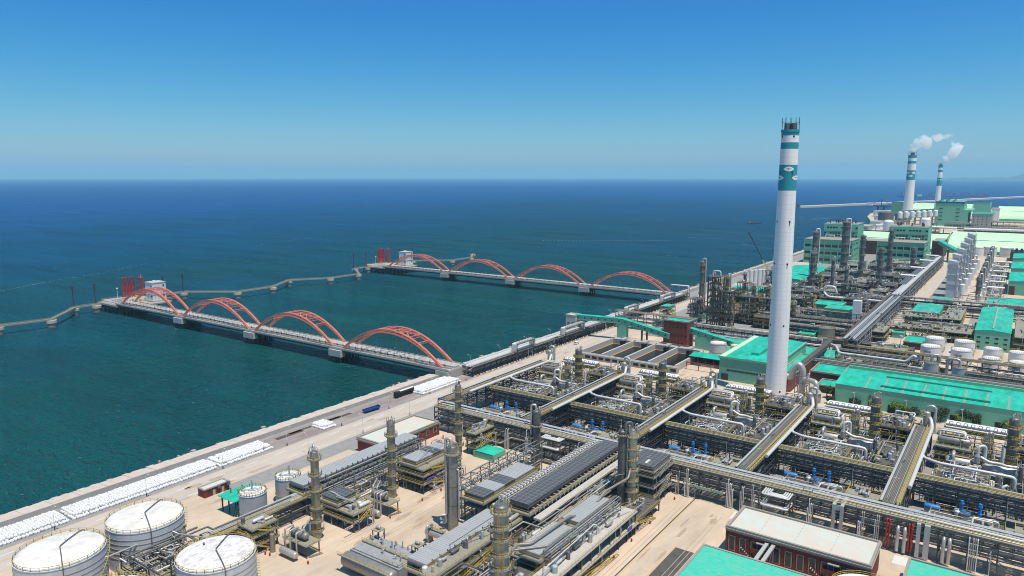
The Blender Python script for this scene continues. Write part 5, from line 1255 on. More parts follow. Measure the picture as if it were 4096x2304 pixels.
b.build('frame',t); b=MB(); b.box(5,-.1,3.3,24,0,4.3,'sign'); b.build('sign_panel',t); text('安全生产 人人有责',1.,'white',t,(14,-.14,3.8),(math.pi/2,0,0))
tank('white tank behind the turquoise canopy, larger one',-161.5,469.5,5.6,8.6,'tankw','white',group='white tanks by the green hall',bands=1,pipes=False,dome=1)
tank('white tank behind the turquoise canopy, smaller one half hidden by the hall',-150,472,4,8,'tankw','white',group='white tanks by the green hall',bands=1,pipes=False,dome=.8)
# ---------------- chimneys ----------------
def chimney(label,x,y,h,rb,rt,bands,flues,scale=1,eyes=True,top=None,rot=0):
    """bands: list of (z fraction, colour) from the bottom"""
    t=thing('chimney',label,'chimney',(x,y,0),'striped chimneys',rot); n=48
    rr=lambda z: rb+(rt-rb)*min(1,(z/h)**.85)
    b=MB(); zs=[f*h for f,_ in bands]+[h]
    for i in range(len(bands)):
        k=max(1,int((zs[i+1]-zs[i])/12)); 
        for j in range(k):
            z0=zs[i]+(zs[i+1]-zs[i])*j/k; z1=zs[i]+(zs[i+1]-zs[i])*(j+1)/k; b.lathe([(rr(z0),z0),(rr(z1),z1)],bands[i][1],n)
    b.build('shaft',t); b=MB(); b.lathe([(rt,h),(rt+.3,h),(rt+.3,h-1.2*scale),(rt,h-1.2*scale)][::-1],'teal',n); b.cyl(0,0,h-.3,h-.05,rt-.1,'concd',n); b.build('rim',t)
    for (fx,fy,fr) in flues: b=MB(); b.cyl(fx,fy,h-.5,h+3.2*scale,fr,'cladd',16,mt='dark'); b.build('flue',t)
    b=MB(); 
    for k in range(10):
        a=2*math.pi*k/10; c,s=rt*math.cos(a),rt*math.sin(a); b.beam((c,s,h-.5),(c,s,h+6.2*scale),.13*scale,'dark')
        a2=a+2*math.pi/10; b.beam((c,s,h+3.6*scale),(rt*math.cos(a2),rt*math.sin(a2),h+3.6*scale),.1*scale,'dark')
    b.build('lightning_rods',t)
    return t
def patch(b,r,ac,zc,pts,m,off=.06):
    """flat shape wrapped on a cylinder; pts (u metres along the surface, v metres up)"""
    V=[((r+off)*math.cos(ac+u/r),(r+off)*math.sin(ac+u/r),zc+v) for u,v in pts]; b.add(V,[tuple(range(len(V)))],m)
def leaf_eye(t,r,ac,zc,s):
    b=MB(); n=10
    up=[(-s*2.1+4.2*s*i/n, s*.95*math.sin(math.pi*i/n)**.8) for i in range(n+1)]
    for i in range(n):
        (u0,v0),(u1,v1)=up[i],up[i+1]; patch(b,r,ac,zc,[(u0,-v0),(u1,-v1),(u1,v1),(u0,v0)],'stk')
    for a in (R(20),R(95),R(150),R(250)):
        L=s*.95 if a in(R(20),R(150)) else s*.65; c,si=math.cos(a),math.sin(a); w=.2*s
        patch(b,r,ac,zc,[(-si*w,c*w),(c*L*1.2,si*L*.75),(si*w,-c*w)],'teal',.12)
    o=b.build('emblem',t); return o
H1=143.8
fac=R(-75)  # bearing of the side facing the viewer
CH=chimney('tall white chimney with turquoise bands and leaf emblems, nearest of the three',-102.5,393.4,H1,5.5,4.3,[(0,'stk'),(.784,'teal'),(.876,'stk'),(.932,'teal'),(.955,'stk'),(.979,'teal')],[(-1.6,-1.0,1.3),(1.6,.6,1.5),(-.2,1.7,1.2)],1)
leaf_eye(CH,4.5,R(-72),123.8,1.3); leaf_eye(CH,4.53,R(-134),119.3,1.3); leaf_eye(CH,4.53,R(-16),119.3,1.3)
for z,da,lab in ((140.2,22,0),(122.0,24,0),(96.7,24,1),(74.5,24,1),(41.5,22,0),(5.5,20,0)):
    r=5.5+(4.3-5.5)*(z/H1)**.85
    for k,s in ((1,1),(-1,1)):
        b=MB(); a=R(-72)+R(da) if k==1 else R(-72)-R(62); patch(b,r,a,z,[(-.45,-.5),(.45,-.5),(.45,.5),(-.45,.5)],'dark'); b.build('opening',CH)
    if lab or z==122.0:
        b=MB(); a=R(-72)+R(da); patch(b,r,a,z-.6,[(-.2,0),(.25,0),(-.05,-1.9),(-.3,-1.9)],'dark' if lab else 'dark'); b.build('rust_streak',CH)
for (x,y,h,rt,rb,l) in ((-288,2470,183,11.2,13.6,'middle one, wider, with smoke, far off'),(-219,2540,154,6.0,8.5,'smallest one, slender, with smoke, far right')):
    s=h/143.8; t=chimney('white chimney with turquoise bands, '+l,x,y,h,rb,rt,[(0,'stk'),(.60,'teal'),(.755,'stk'),(.862,'teal'),(.905,'stk'),(.95,'teal')],[(0,0,rt*.5)],2.2 if rt>8 else 1.2)
    for a,zz in ((-88,.665),(-128,.715),(-48,.715)): leaf_eye(t,rt*1.03+.4,R(a),h*zz,rt*.29)
# smoke
def smoke(label,pts,seed,dens):
    m=bpy.data.materials.new('smoke'+str(seed)); m.use_nodes=True; nt=m.node_tree; nt.nodes.clear(); o=nt.nodes.new('ShaderNodeOutputMaterial')
    v=nt.nodes.new('ShaderNodeVolumePrincipled'); v.inputs['Color'].default_value=(1,1,1,1); v.inputs['Density'].default_value=dens
    # light scattered many times inside the plume: steam is a bright white scatterer
    v.inputs['Anisotropy'].default_value=-.2
    nt.links.new(v.outputs[0],o.inputs['Volume']); MATS['smoke%d'%seed]=m
    rn=random.Random(seed); b=MB(); import bmesh
    bm=bmesh.new()
    for (x,y,z,r) in pts:
        for k in range(5):
            q=Vector((x+rn.uniform(-1,1)*r*.8,y+rn.uniform(-1,1)*r*.8,z+rn.uniform(-1,1)*r*.5)); bmesh.ops.create_icosphere(bm,subdivisions=2,radius=r*rn.uniform(.5,.85),matrix=Matrix.Translation(q))
    me=bpy.data.meshes.new('smoke_plume'); bm.to_mesh(me); bm.free(); me.materials.append(m); o=bpy.data.objects.new('smoke_plume',me); COL.objects.link(o)
    rm=o.modifiers.new('r','REMESH'); rm.mode='VOXEL'; rm.voxel_size=2.6
    tx=bpy.data.textures.new('puff%d'%seed,'CLOUDS'); tx.noise_scale=11
    d=o.modifiers.new('d','DISPLACE'); d.texture=tx; d.strength=6; d.mid_level=.5; d.texture_coords='GLOBAL'
    tag(o,label,'smoke',kind='stuff')
smoke('white steam drifting right from the middle chimney',[(-287,2470,196,9),(-281,2474,206,13),(-268,2482,216,18),(-252,2490,223,18),(-234,2500,229,15),(-214,2510,235,10),(-196,2520,240,6)],1,.045)
smoke('white steam curling above the slender far chimney',[(-206,2541,168,7),(-202,2544,177,11),(-194,2548,187,14),(-187,2552,197,15),(-182,2556,208,11),(-189,2556,219,8),(-176,2560,205,8)],2,.06)
# duct stack beside the chimney
t=thing('gas_duct','thick silver gas duct bending down beside the chimney foot','duct',(-94.5,398,0)); b=MB(); b.tube([(-3,-2,13),(-1,-2,13),(0,-2,17.8),(2.6,-2,21),(5,-2,17.8),(5,-2,0)],1.75,'clad',16,3.5); b.build('duct',t); b=MB(); b.tube([(5,-2,12.6),(10,-5,13.4),(13.5,-8,13.4),(13.5,-8,9)],1.4,'clad',14,3); b.build('branch_duct',t)
b=MB(); b.frame([2,8],[-5,1],[5,10,15],'steell',.35); b.build('frame',t); b=MB(); b.cyl(13.5,-8,3,8,2.5,'cladw',20,top=False); b.lathe([(2.5,8),(3,8.2),(1.4,10)],'galv',20,(13.5,-8)); b.build('vessel',t)
# ---------------- behind the process blocks ----------------
t=building('long green hall with turquoise roof and two dark skylight strips',-74.5,404,9,442,11,'gwall','groof','green_hall','hall',gable=1.4,gax=0,doors=[('S',9+k*9.2,3.6,4,'dark') for k in range(8)])
b=MB(); 
b.box(21,4.8,11.55,69,5.9,12.35,'gdark'); b.box(21,23.8,12.0,69,24.9,12.8,'gdark'); b.build('skylight',t)
b=MB(); b.box(-.5,37.4,10.9,84,38.6,12.6,'gwall'); b.build('parapet',t)
for x in (14,22,31,40,49,58,67,76):
    b=MB(); 
    b.add([(x,-.3,11.06),(x+.8,-.3,11.06),(x+.8,19,12.46),(x,19,12.46)],[(0,1,2,3)],'trim'); b.build('roof_joint',t)
t=building('small brick building with turquoise sunken roof and wide tan rim',-95,438.5,-78,461,6.3,'brickd','groof','brick_building','building',parapet=1,par_m='trim')
t=building('lower brick annex with turquoise roof between duct and long green hall',-87,420,-77.5,434,4,'brickd','groof','brick_annex','building',parapet=.7,par_m='trim')
def tree(label,x,y,h,w,m='leafd',group='trees in front of the long green hall',seed=0):
    rn=random.Random(seed); t=thing('tree',label,'tree',(x,y,0),group)
    b=MB(); b.tube([(0,0,0),(.1,0,h*.5)],.18,'bark',6)
    for k in range(4): a=rn.uniform(0,6.3); b.tube([(.05,0,h*.35),(w*.3*math.cos(a),w*.3*math.sin(a),h*.7)],.08,'bark',4)
    b.build('trunk',t); b=MB()
    cl=[(rn.uniform(-.6,.6)*w,rn.uniform(-.6,.6)*w,h*rn.uniform(.5,.88),w*rn.uniform(.28,.5)) for k in range(9)]
    for k in range(560):
        cx,cy,cz,cr=rn.choice(cl); d=Vector((rn.gauss(0,1),rn.gauss(0,1),rn.gauss(0,1))).normalized()*cr*rn.uniform(.6,1.05); p=Vector((cx,cy,cz))+d
        u=Vector((rn.gauss(0,1),rn.gauss(0,1),rn.gauss(0,1))).normalized()*rn.uniform(.22,.45); v=u.orthogonal().normalized()*rn.uniform(.2,.4); b.add([p-u,p+v,p+u,p-v],[(0,1,2,3)],m)
    b.build('crown',t)
TR=[(-74,408,7,3,'leafd','dark tree at the left corner of the long green hall'),(-68,407,6.5,3,'leafd','second dark tree from the left along the green hall'),(-63.5,402,4.5,2.2,'leafd','low dark tree behind the first roofed cooler'),(-56,407,8,3.4,'leafd','tall dark tree left of the fourth ringed column'),(-50,408,7.5,3.3,'leafd','dark tree right of the fourth ringed column top'),(-46,404,5,2.4,'leafl','bright yellow green small tree beside the dark pair'),(-41,403,5,2.5,'leafl','bright yellow green tree in the middle of the row'),(-37,398,5.5,3.6,'leafd','broad dark shrub-like tree in front of the middle doors'),(-33,409,6,2.8,'leafd','dark tree close to the wall at the middle of the hall'),(-25,402,6.5,3,'leafd','dark tree just right of the fifth gooseneck vessel'),(-15.5,405,6.5,3,'leafd','left dark tree of the pair near the right end'),(-11.5,404,6.2,3,'leafd','right dark tree of the pair near the right end'),(-18,402,4.4,2.2,'leafl','yellow green tree at the foot of the right pair'),(1.5,404,4.5,2.4,'leafl','yellow green tree beside the fifth ringed column'),(6,408,7,3.4,'leafd','dark tree at the right picture edge'),(-80,411,5.5,2.6,'leafd','dark tree beside the low brick annex'),(-76,402,3.5,2.6,'leafd','low dark bush-like tree behind the gas duct vessel'),(-46,499,5,3,'leafd','dark tree near the left blue grey steel tank'),(-33,497,5,2.4,'leafd','dark tree between the two steel tanks'),(-8,500,5.5,3.2,'leafd','dark tree right of the steel tanks'),(0,498,4.6,3,'leafd','dark tree at the right edge beyond the long hall')]
for i,(x,y,h,w,m,l) in enumerate(TR): tree(l,x,y,h*1.15,w*1.25,m,seed=100+i)
for i,(x,l) in enumerate(((-64,'left'),(-40,'middle'),(-16,'right'))):
    b=MB(); b.cyl(x,398,0,9,.12,'lampw',6); b.box(x-.9,397.8,8.9,x+.3,398.2,9.1,'lampw'); single(b,'street_lamp','thin grey lamp post among the trees, %s one'%l,'street lamp')
# racks in the middle distance
pipe_rack('long rack with yellow walkway right behind the long green hall',(-99,462,0),0,110,5.4,[4,7.4],8,seed=80,top=6,mid=6,tray=1,topm=('piped','pipet','galv'),railw=.15,rm='plat')
pipe_rack('rack with bright walkway in front of the white tanks',(-93,514,0),0,104,5.4,[4,7.8],8,seed=81,top=6,mid=6,tray=1,topm=('pipet','galv','piped'),railw=.18)
b=MB(); b.tube([(-98,508,9),(-94,504,9),(-90,492,7.6),(-52,492,7.6),(-50,492,9),(-48,492,12),(-46.5,492,11)],.8,'pipel',12); single(b,'pipeline','fat silver pipe crossing behind the small sunken roof','pipe')
b=MB(); b.tube([(-56,486,2),(-56,486,6),(-42,486,6)],.75,'clad',12); single(b,'pipeline','silver pipe bending down left of the steel tanks','pipe')
for x,l in ((-38,'left'),(-23.3,'right')):
    t=tank('blue grey steel tank with ring walkway and bent pipe, %s of two'%l,x,492 if l=='left' else 489,3.9,9,'tankg','cladw',group='blue grey steel tanks',bands=1,pipes=False)
    b=MB(); b.tube([(0,0,9),(0,0,13.4),(-6.5,1,13.4),(-6.5,1,3)] if l=='right' else [(0,0,9),(0,0,13.8),(4,1,13.8),(4,1,9.5)],.85,'clad',12,1.6); b.build('bent_pipe',t)
# dark covered conveyor running away
t=thing('covered_conveyor','dark brown covered belt conveyor climbing past the chimney','conveyor',(0,0,0))
for i,(a,c) in enumerate((((-101,405,8.5),(-99.8,515,9.5)),((-99.8,515,9.5),(-91.5,514.5,10.2)),((-91.5,514.5,10.2),(-94,560,10.2)),((-94,560,10.2),(-96.5,735,10.4)))):
    b=MB(); b.beam(a,c,3.2,'pipet' if 0 else 'concd',2.6); b.build('casing',t)
    L=(Vector(c)-Vector(a)).length; b=MB()
    for k in range(int(L/14)): 
        p=Vector(a).lerp(Vector(c),(k+.5)/max(1,int(L/14))); 
        for s in (-1.2,1.2): b.box(p.x+s-.2,p.y-.2,0,p.x+s+.2,p.y+.2,p.z-1.3,'steel')
    b.build('leg',t)
pipe_rack('wide blue grey pipe rack running away beside the covered conveyor, near part',(-83.5,515,0),math.pi/2,215,9,[5,8.6,12.2],9,seed=82,top=10,mid=8,topm=('piped','pipe','tray','steell'),tray=2,rr=(.3,.5),fm='steell',rm='steel',pw=.5)
pipe_rack('wide pipe rack with dark cooler panels running to the green towers',(-84.5,732,0),math.pi/2,400,9,[5,9,13],12,seed=83,top=9,mid=8,topm=('pipel','tray','pipel'),tray=2,rr=(.35,.6),fm='steell',rm='steel',pw=.6)
for i,(y0,y1) in enumerate(((806,868),(895,950),(980,1040),(1062,1110))):
    t=thing('air_cooler','dark blue cooler panel row on the far rack, %s from the front'%('first','second','third','fourth')[i],'air cooler',(-97,y0,0),'dark cooler rows on the far rack'); b=MB(); b.box(0,0,13,6.5,y1-y0,14,'blued' if 0 else 'panel'); b.build('panel',t); b=MB(); b.frame([0,6.5],frange(0,y1-y0,4),[13],'steel',.5); b.build('frame',t)
    b=MB(); 
    t2=thing('pipe_loop','white pipe loop between dark cooler rows, %s from the front'%('first','second','third','fourth')[i],'pipe loop',(-104,y1+4,0),'white pipe loops on the far rack')
    for k in range(3): b=MB(); b.tube([(14,-2+k*0,14.6),(14,3+k*3,14.6),(0,3+k*3,14.6),(0,6+k*3,14.6)],.7,'white',8); b.build('pipe',t2)
pipe_rack('bright white pipe rack crossing in front of the white boxes',(-92,732,0),0,104,7,[4.5,8,11.5],9,seed=84,top=7,mid=7,topm=('white','pipel','white'),tray=1,rr=(.4,.6),rm='steel',railw=.15)
pipe_rack('silver pipe rack crossing behind the green house with dark gap',(-84,722,0),0,92,5,[4.5,8.5],9,seed=85,top=5,mid=5,topm=('pipel','white'),tray=0,rr=(.3,.5),rm='steel',railw=.15)
# racks and pipes left of the conveyor, behind chimney
for i,(x0,y,L,l) in enumerate(((-232,520,125,'behind the brick tower'),(-235,600,130,'behind the twin lattice towers, first'),(-150,565,50,'right of the chimney, lowest'),(-150,585,50,'right of the chimney, middle'),(-150,604,50,'right of the chimney, upper'),(-190,640,92,'in front of the small green houses'))):
    pipe_rack('grey pipe rack '+l,(x0,y,0),0,L,6,[3,5.6,8],8,seed=86+i,top=7,mid=6,topm=('pipe','galv','pipel','pipet'),tray=0,rr=(.2,.42),rm='plat',railw=.15,group='middle distance pipe racks')
building('green house with flat turquoise roof, rear one of the pair',-144,660,-122,684,9.5,'gwall','groof','green_house','building',parapet=.8,wins=[('S',3,4,5.6,2.4)])
building('green house with ridge vents on its turquoise roof, front one of the pair',-131,642,-111,664,10,'gwall','groof','green_house','building',parapet=.6,wins=[('S',4,5.2,6.8,2.4),('E',6,4.6,6.6,1.5)],doors=[('S',17,3,3,'dark')])
building('green house with striped turquoise roof beside the wide rack',-70,676,-50.5,720,9.2,'gwall','groof','green_house','building',gable=1.2,gax=1,roof_lines=(6,'trim'))
structure('black lattice frame with silver drum in front of the striped roof house',(-72,655,0),(26,14),[4,8.4],seed=90,fill=.9,cat='steel structure')
structure('crowded steel frame right of the striped roof house',(-46,660,0),(12,60),[4,8],seed=91,fill=.5,nx=2,ny=6)
building('tall green hall with two-sided turquoise roof and window rows at the right',-21.4,592,-.5,702,13.6,'gwall','groof','green_hall','hall',gable=1.3,gax=1,roof_lines=(9,'trim'),wins=[('S',4,8.4,9.6,2.2),('S',4,5,6.2,2.2),('S',4,1.6,2.8,2.2)])
for i in range(1): pass
t=thing('roof_pipe','row of small vents along the ridge of the tall green hall','vent',(-11,596,15)); b=MB(); b.box(-.5,0,-.2,.5,100,.6,'galv'); b.build('cap',t)
building('wide flat turquoise roof of a low building behind the tall green hall',-22,782,40,826,5,'trim','groof','flat_roof_building','building',parapet=.6,par_m='trim')
building('small flat turquoise roof behind the white pipe rack',-64,789,-48.5,804,4.6,'trim','groof','flat_roof_building','building',parapet=.5,par_m='trim')
building('brick building with sunken turquoise roof left of the white tanks',-62,566,-47,590,4.6,'brickd','groof','brick_building','building',parapet=.8,par_m='trim')
building('tiny turquoise roof hut by the lamp mast',-70,540,-58,556,3.6,'gwall','groof','green_hut','hut',parapet=.5)
building('tiny turquoise roof hut between the dark trestles',-74,600,-66,612,4,'gwall','groof','green_hut','hut',parapet=.4)
# white tanks
for i,(x,y,l,h) in enumerate(((-43.1,543.5,'front row, leftmost',8.6),(-25.6,543,'front row, second',8.6),(-9,530,'front row, third',8.2),(5,527.5,'front row, cut by the right edge',8.2),(-43.2,571.5,'back row, leftmost',9),(-25.7,571,'back row, second',9),(-9.2,559,'back row, third',8.6),(4.5,556,'back row, at the right edge',8.6))):
    tank('white storage tank, '+l,x,y,6.1 if i in(0,1,4,5) else 5.2,h,'white','white',group='white storage tanks in two rows',bands=1,pipes=False,word='万华化学' if i<4 else None,wang=-1.75)
for i,(x,y,r,h,l) in enumerate(((-113,566,6.1,8.6,'larger one behind the small pair'),(-133,543,3.4,4.6,'small, nearest the chimney'),(-122,541.5,3.6,4.8,'small, in the middle'),(-111,545,3.8,4.8,'small, in front of the large one'))):
    tank('grey steel tank with yellow-rimmed roof, '+l,x,y,r,h,'cladw','cladw',group='grey tanks right of the chimney',bands=1,pipes=False)
building('small hut with turquoise sunken roof among the grey tanks',-131,556,-120,576,3.6,'gwall','groof','green_hut','hut',parapet=.6)
structure('dark railed equipment tower with yellow decks by the grey tanks',(-84,470,0),(10,8),[4,8],seed=92,fill=1.2)
structure('dark trestle frame in front of the white tanks',(-76,524,0),(20,10),[4,7],seed=93,fill=.8)
structure('black trestle with tiny turquoise roof beside the road',(-78,608,0),(34,8),[5,8],seed=94,fill=.8)
# lamp mast
b=MB(); b.cyl(-58.5,520,0,17,.2,'lampw',6); b.cyl(-58.5,520,17,17.8,1,'lampw',8); single(b,'light_mast','tall thin lamp mast in front of the white tanks','light mast')
# ---------------- units between coast road and wide rack ----------------
structure('dark braced square tower with turquoise top beside the seawall rack',(-242,556,0),(8,13),[4,8,11.5],seed=101,fill=1.,roof='groof')
tower('tall dark column with arched silver pipe standing alone by the road',-235.5,633,44,2.1,[6,14,24,34,40],'cladd',side=((10,.7,None,7,'clad'),),seed=102,rw=.15)
t=structure('tall black lattice tower carrying two columns, left one of the pair',(-201.5,557,0),(9,9),[5,10,15,20,25,30,35.5,41],seed=103,fill=1.1,rm='yel',railw=.12,floor='grate',open_=.6)
t=structure('slightly lower black lattice tower joined to the tall one, diagonal braces',(-191.5,558,0),(8,8),[5,10,15,20,25,30],seed=104,fill=1.1,railw=.12,floor='grate',open_=.6)
tower('dark column rising inside the black lattice towers',-188,562,42,1.7,[33,40],'cladd',side=((30,.5,None,30,'clad'),),seed=105,z0=28,rm='yel',rw=.16)
b=MB(); b.tube([(-199.5,561,41),(-199.5,561,45.5),(-193.5,561,45.5),(-193.5,561,42)],.55,'pipel',9,1.4); single(b,'arched_pipe','white arched pipe on top of the tall black lattice tower','pipe')
structure('medium dark lattice structure with yellow decks, left of the chimney',(-184,584,0),(13,10),[4.5,9,13.5,18,23],seed=106,fill=1.,railw=.13,floor='grate')
tower('grey column beside the medium lattice structure',-180,606,30,1.6,[12,20,27],'cladd',side=((190,.5,None,14,'pipe'),),seed=107,rw=.15)
structure('rusty lattice structure left of the chimney, below the crane',(-186,640,0),(16,12),[6,12,18,24],seed=108,fill=.8,railw=.1,rm='galv')
structure('tall rusty lattice structure behind the white silos',(-206,728,0),(14,14),[7,14,21,28],seed=109,fill=.8,railw=.1,rm='galv')
tower('grey column standing right of the arched pipe structure',-177,650,33,1.7,[10,20,29],'cladd',seed=110,rw=.12,rm='galv')
building('low turquoise roofed building in front of the white silos',-242,731,-212,755,6,'gwall','groof','green_house','building')
t=thing('white_silo','x','silo',(0,0,0),'white silos in a row'); b=MB(); b.cyl(0,0,0,19,2.3,'white',16,top=False); b.dome(0,0,19,2.3,.6,'white',16,3); b.build('shell',t); b=MB(); b.rail([(-2,-2,19),(2,-2,19)],1,'galv',2,.1); b.build('railing',t)
for k,n in enumerate(('first from left','second','third','fourth','fifth','last, half hidden')):
    p=(-238+k*3.3,788+k*4.2,0); l='tall white silo, %s in the row'%n
    if k==0: t.location=p; t['label']=l
    else: copy_tree(t,p,l)
building('green wall building behind the white silos',-222,806,-208,830,21,'gwall','groof','green_house','building')
t=thing('mobile_crane','lime green mobile crane with long black boom leaning over the seawall','crane',(-247,893,0)); b=MB(); b.box(-1.5,-7,1,1.5,7,2.4,'lime'); b.box(-1.4,-3,2.4,1.4,3,4.4,'lime'); b.build('body',t)
b=MB(); b.beam((0,0,4),(-8,-6,20),1.4,'lime'); b.build('boom_base',t); b=MB(); b.beam((-8,-6,20),(-23,-18,54),.8,'dark'); b.build('boom',t); b=MB(); b.beam((-23,-18,54),(-23,-18,24),.12,'dark'); b.box(-23.4,-18.4,22.8,-22.6,-17.6,24,'dark'); b.build('hook',t)
b=MB(); b.box(-1.3,7,1,1.3,9.4,3.2,'red'); b.build('cab',t)
for y in (-5,-2.5,2.5,5):
    for x in (-1.4,1.4):
        b=MB(); b.cyl(0,0,-.3,.3,.8,'tyre',10); o=b.build('wheel',t,(x,y,.8)); o.rotation_euler=(0,math.pi/2,0)
building('big flat turquoise roofed hall right of the chimney, behind the columns',-232,815,-190,950,9,'gwall','groof','green_hall','hall',gable=1.5,gax=1,wins=[('E',26,4.5,6.5,2.2)])
building('low green shed with louvred roof beside the coast road',-227,586,-212,594,2.6,'gwall','gdark','green_shed','shed')
# generic crowded plant, each a separate unit
rn=random.Random(500); n=0
UL=[(-226,632,20,14,8,'by the lone column with arched pipe'),(-214,612,14,18,8,'behind the louvred green shed'),(-205,590,18,16,7,'left of the medium lattice structure'),(-212,650,22,24,12,'behind the lattice towers'),(-170,575,18,14,9,'left of the chimney, low'),(-168,608,22,14,11,'left of the chimney, middle'),(-168,660,18,20,13,'hidden behind the chimney'),(-170,700,20,16,14,'behind the rear green house'),(-148,700,18,14,10,'left of the bent white pipe'),(-126,690,18,18,12,'around the bent white pipe'),(-184,735,20,14,12,'below the turquoise hall'),(-160,735,18,14,11,'between the first two tall columns'),(-138,730,18,16,13,'between the tall columns, front'),(-118,716,18,20,11,'beside the wide rack'),(-184,775,18,20,13,'right below the hall windows'),(-160,770,20,20,12,'at the foot of the widest column'),(-136,765,18,20,14,'among the columns, left'),(-115,755,14,24,12,'among the columns, right'),(-184,820,18,24,14,'behind the hall corner'),(-160,815,20,24,12,'in front of the first green tower'),(-136,810,20,24,13,'before the second green tower'),(-114,800,14,30,12,'left of the wide rack, far'),(-182,880,20,28,14,'below the first green tower'),(-158,880,20,28,13,'between the green towers, near'),(-134,880,22,28,12,'in front of the second green tower'),(-110,870,12,36,12,'left of the far rack panels'),(-182,960,24,30,12,'at the foot of the first green tower'),(-150,960,24,30,13,'between both green towers'),(-120,960,20,30,12,'at the foot of the second green tower'),(-140,1030,36,30,11,'just before the second green tower')]
for (x,y,w,d,h,l) in UL:
    n+=1; lv=[h*.35,h*.7,h]; structure('crowded grey process unit '+l,(x,y,0),(w,d),lv,seed=200+n,fill=.55 if y<700 else .4,rm='plat' if y>650 else 'yel',railw=.16,nx=3,ny=3,over=.3,open_=.8,name='process_unit',cat='process unit',floor='grate' if n%3 else 'plat')
    for q in range(2):
        pass
for (x,y,P,l) in ((-128,700,[(0,0,11),(-12,0,11),(-17,3,14),(-17,3,20),(-8,3,20.5),(-6,3,15)],'fat white pipe curling up beside the tall columns'),(-126,702,[(-6,0,11),(30,0,11),(34,0,8)],'fat white pipe running towards the wide rack')):
    b=MB(); b.tube(P,1.0,'pipel',12,2.5); single(b,'pipeline',l,'pipe',loc=(x,y,0))
building('tall narrow white box tower in front of the wide rack',-109,640,-103,646,19,'white','white','white_tower','tower')
for (x,y,H_,r,m,l,sd) in ((-163,734,48,2.5,'cladd','ringed tall column in front of the turquoise hall roof',0),(-187.5,850,60,3.0,'cladd','tall column with white arched top before the first green tower',1),(-169,915,69,3.9,'cladd','widest and tallest column, white bends at its head',1),(-143.5,876,56,2.4,'cladd','slim dark column between the green towers',0),(-123,930,60,2.4,'cladd','slim dark column in front of the second green tower',0),(-113.5,800,50,2.4,'cladd','ringed dark column left of the far rack',0),(-105,985,36,2,'cladd','short dark column below the second green tower',0)):
    tower(l,x,y,H_,r,[H_*f for f in (.15,.3,.45,.6,.75,.9,.97)],m,side=((20,.75,None,H_*.4,'pipel'),) if sd else ((200,.3,H_*.9,H_*.2,'piped'),),seed=int(H_),rw=.2,rm='galv')
# ---------------- green towers, vaults, far plant ----------------
def grid_tower(label,x0,y0,w,d,h,uh,ux0,ux1):
    t=thing('green_tower_block',label,'industrial building',(x0,y0,0),'green gridded tower blocks')
    b=MB(); b.box(0,0,0,w,d,h,'gwall'); b.build('wall',t); b=MB(); b.box(-.5,-.5,h,w+.5,d+.5,h+.8,'trim'); b.build('roof',t)
    nx=7
    for i in range(nx+1): b=MB(); x=w*i/nx; b.box(x-.5,-.7,0,x+.5,0,h,'gwall'); b.build('pilaster',t)
    for j,z in enumerate((.08,.36,.66)):
        for i in range(nx):
            b=MB(); x=w*i/nx; b.box(x+.6,-.12,h*z+1.2,x+w/nx-.6,0,h*z+4.6,'glass'); b.build('window',t)
    for z in (.33,.63,.93): b=MB(); b.box(0,-.5,h*z,w,0,h*z+.6,'gwall'); b.build('ledge',t)
    for j in range(4):
        for i in range(4): b=MB(); y=d*(i+.25)/4; b.box(w,y,h*(.1+.24*j),w+.15,y+d*.12,h*(.1+.24*j)+2.4,'glass'); b.build('window',t)
    b=MB(); b.box(ux0,d,0,ux1,d+45,uh,'gwall'); b.build('wall',t); b=MB(); b.box(ux0-.4,d+8,uh,ux1+.4,d+45,uh+.6,'trim'); b.build('roof',t)
    for j,z in enumerate((uh-6,uh-14,uh-17.5)):
        k=12
        for i in range(k):
            if (i*7+j*3)%5==0: continue
            b=MB(); x=ux0+(ux1-ux0)*(i+.15)/k; b.box(x,d-.15,z,x+(ux1-ux0)/k*.72,d,z+2,'glass'); b.build('window',t)
    b=MB(); b.box(ux0,d-.3,uh-13.4 if 0 else uh-11.2,ux1,d,uh-10.6,'concd'); b.build('ledge',t)
    rn=random.Random(int(x0)); b=MB()
    for i in range(9):
        x=ux0+(ux1-ux0)*rn.uniform(.1,.9); y=d+rn.uniform(6,30); b.cyl(x,y,uh+.6,uh+rn.uniform(3,6),rn.uniform(.6,1.2),'brickd',8)
    b.build('roof_vents',t)
    for q in (.3,.62): b=MB(); b.tube([(w*q,d-6,h+.8),(w*q,d-6,h+4),(w*(q+.2),d-6,h+4),(w*(q+.2),d-6,h+.8)],.5,'pipel',8); b.build('roof_pipe',t)
grid_tower('green gridded tower block with dark window bands, left one',-250,1068,62,44,33,53,15,60)
grid_tower('green gridded tower block with dark window bands, right one',-163,1106,57,44,31,50,8,56)
building('dark brick hall between the green towers',-232,1240,-158,1290,21,'brickd','trim','brick_building','building',wins=[('S',10,5,7,2),('S',10,12,14,2)])
building('dark brick building right of the second green tower',-109,1236,-94,1300,25,'brickd','trim','brick_building','building',wins=[('S',2,6,8,2),('S',2,12,14,2),('S',2,18,20,2)])
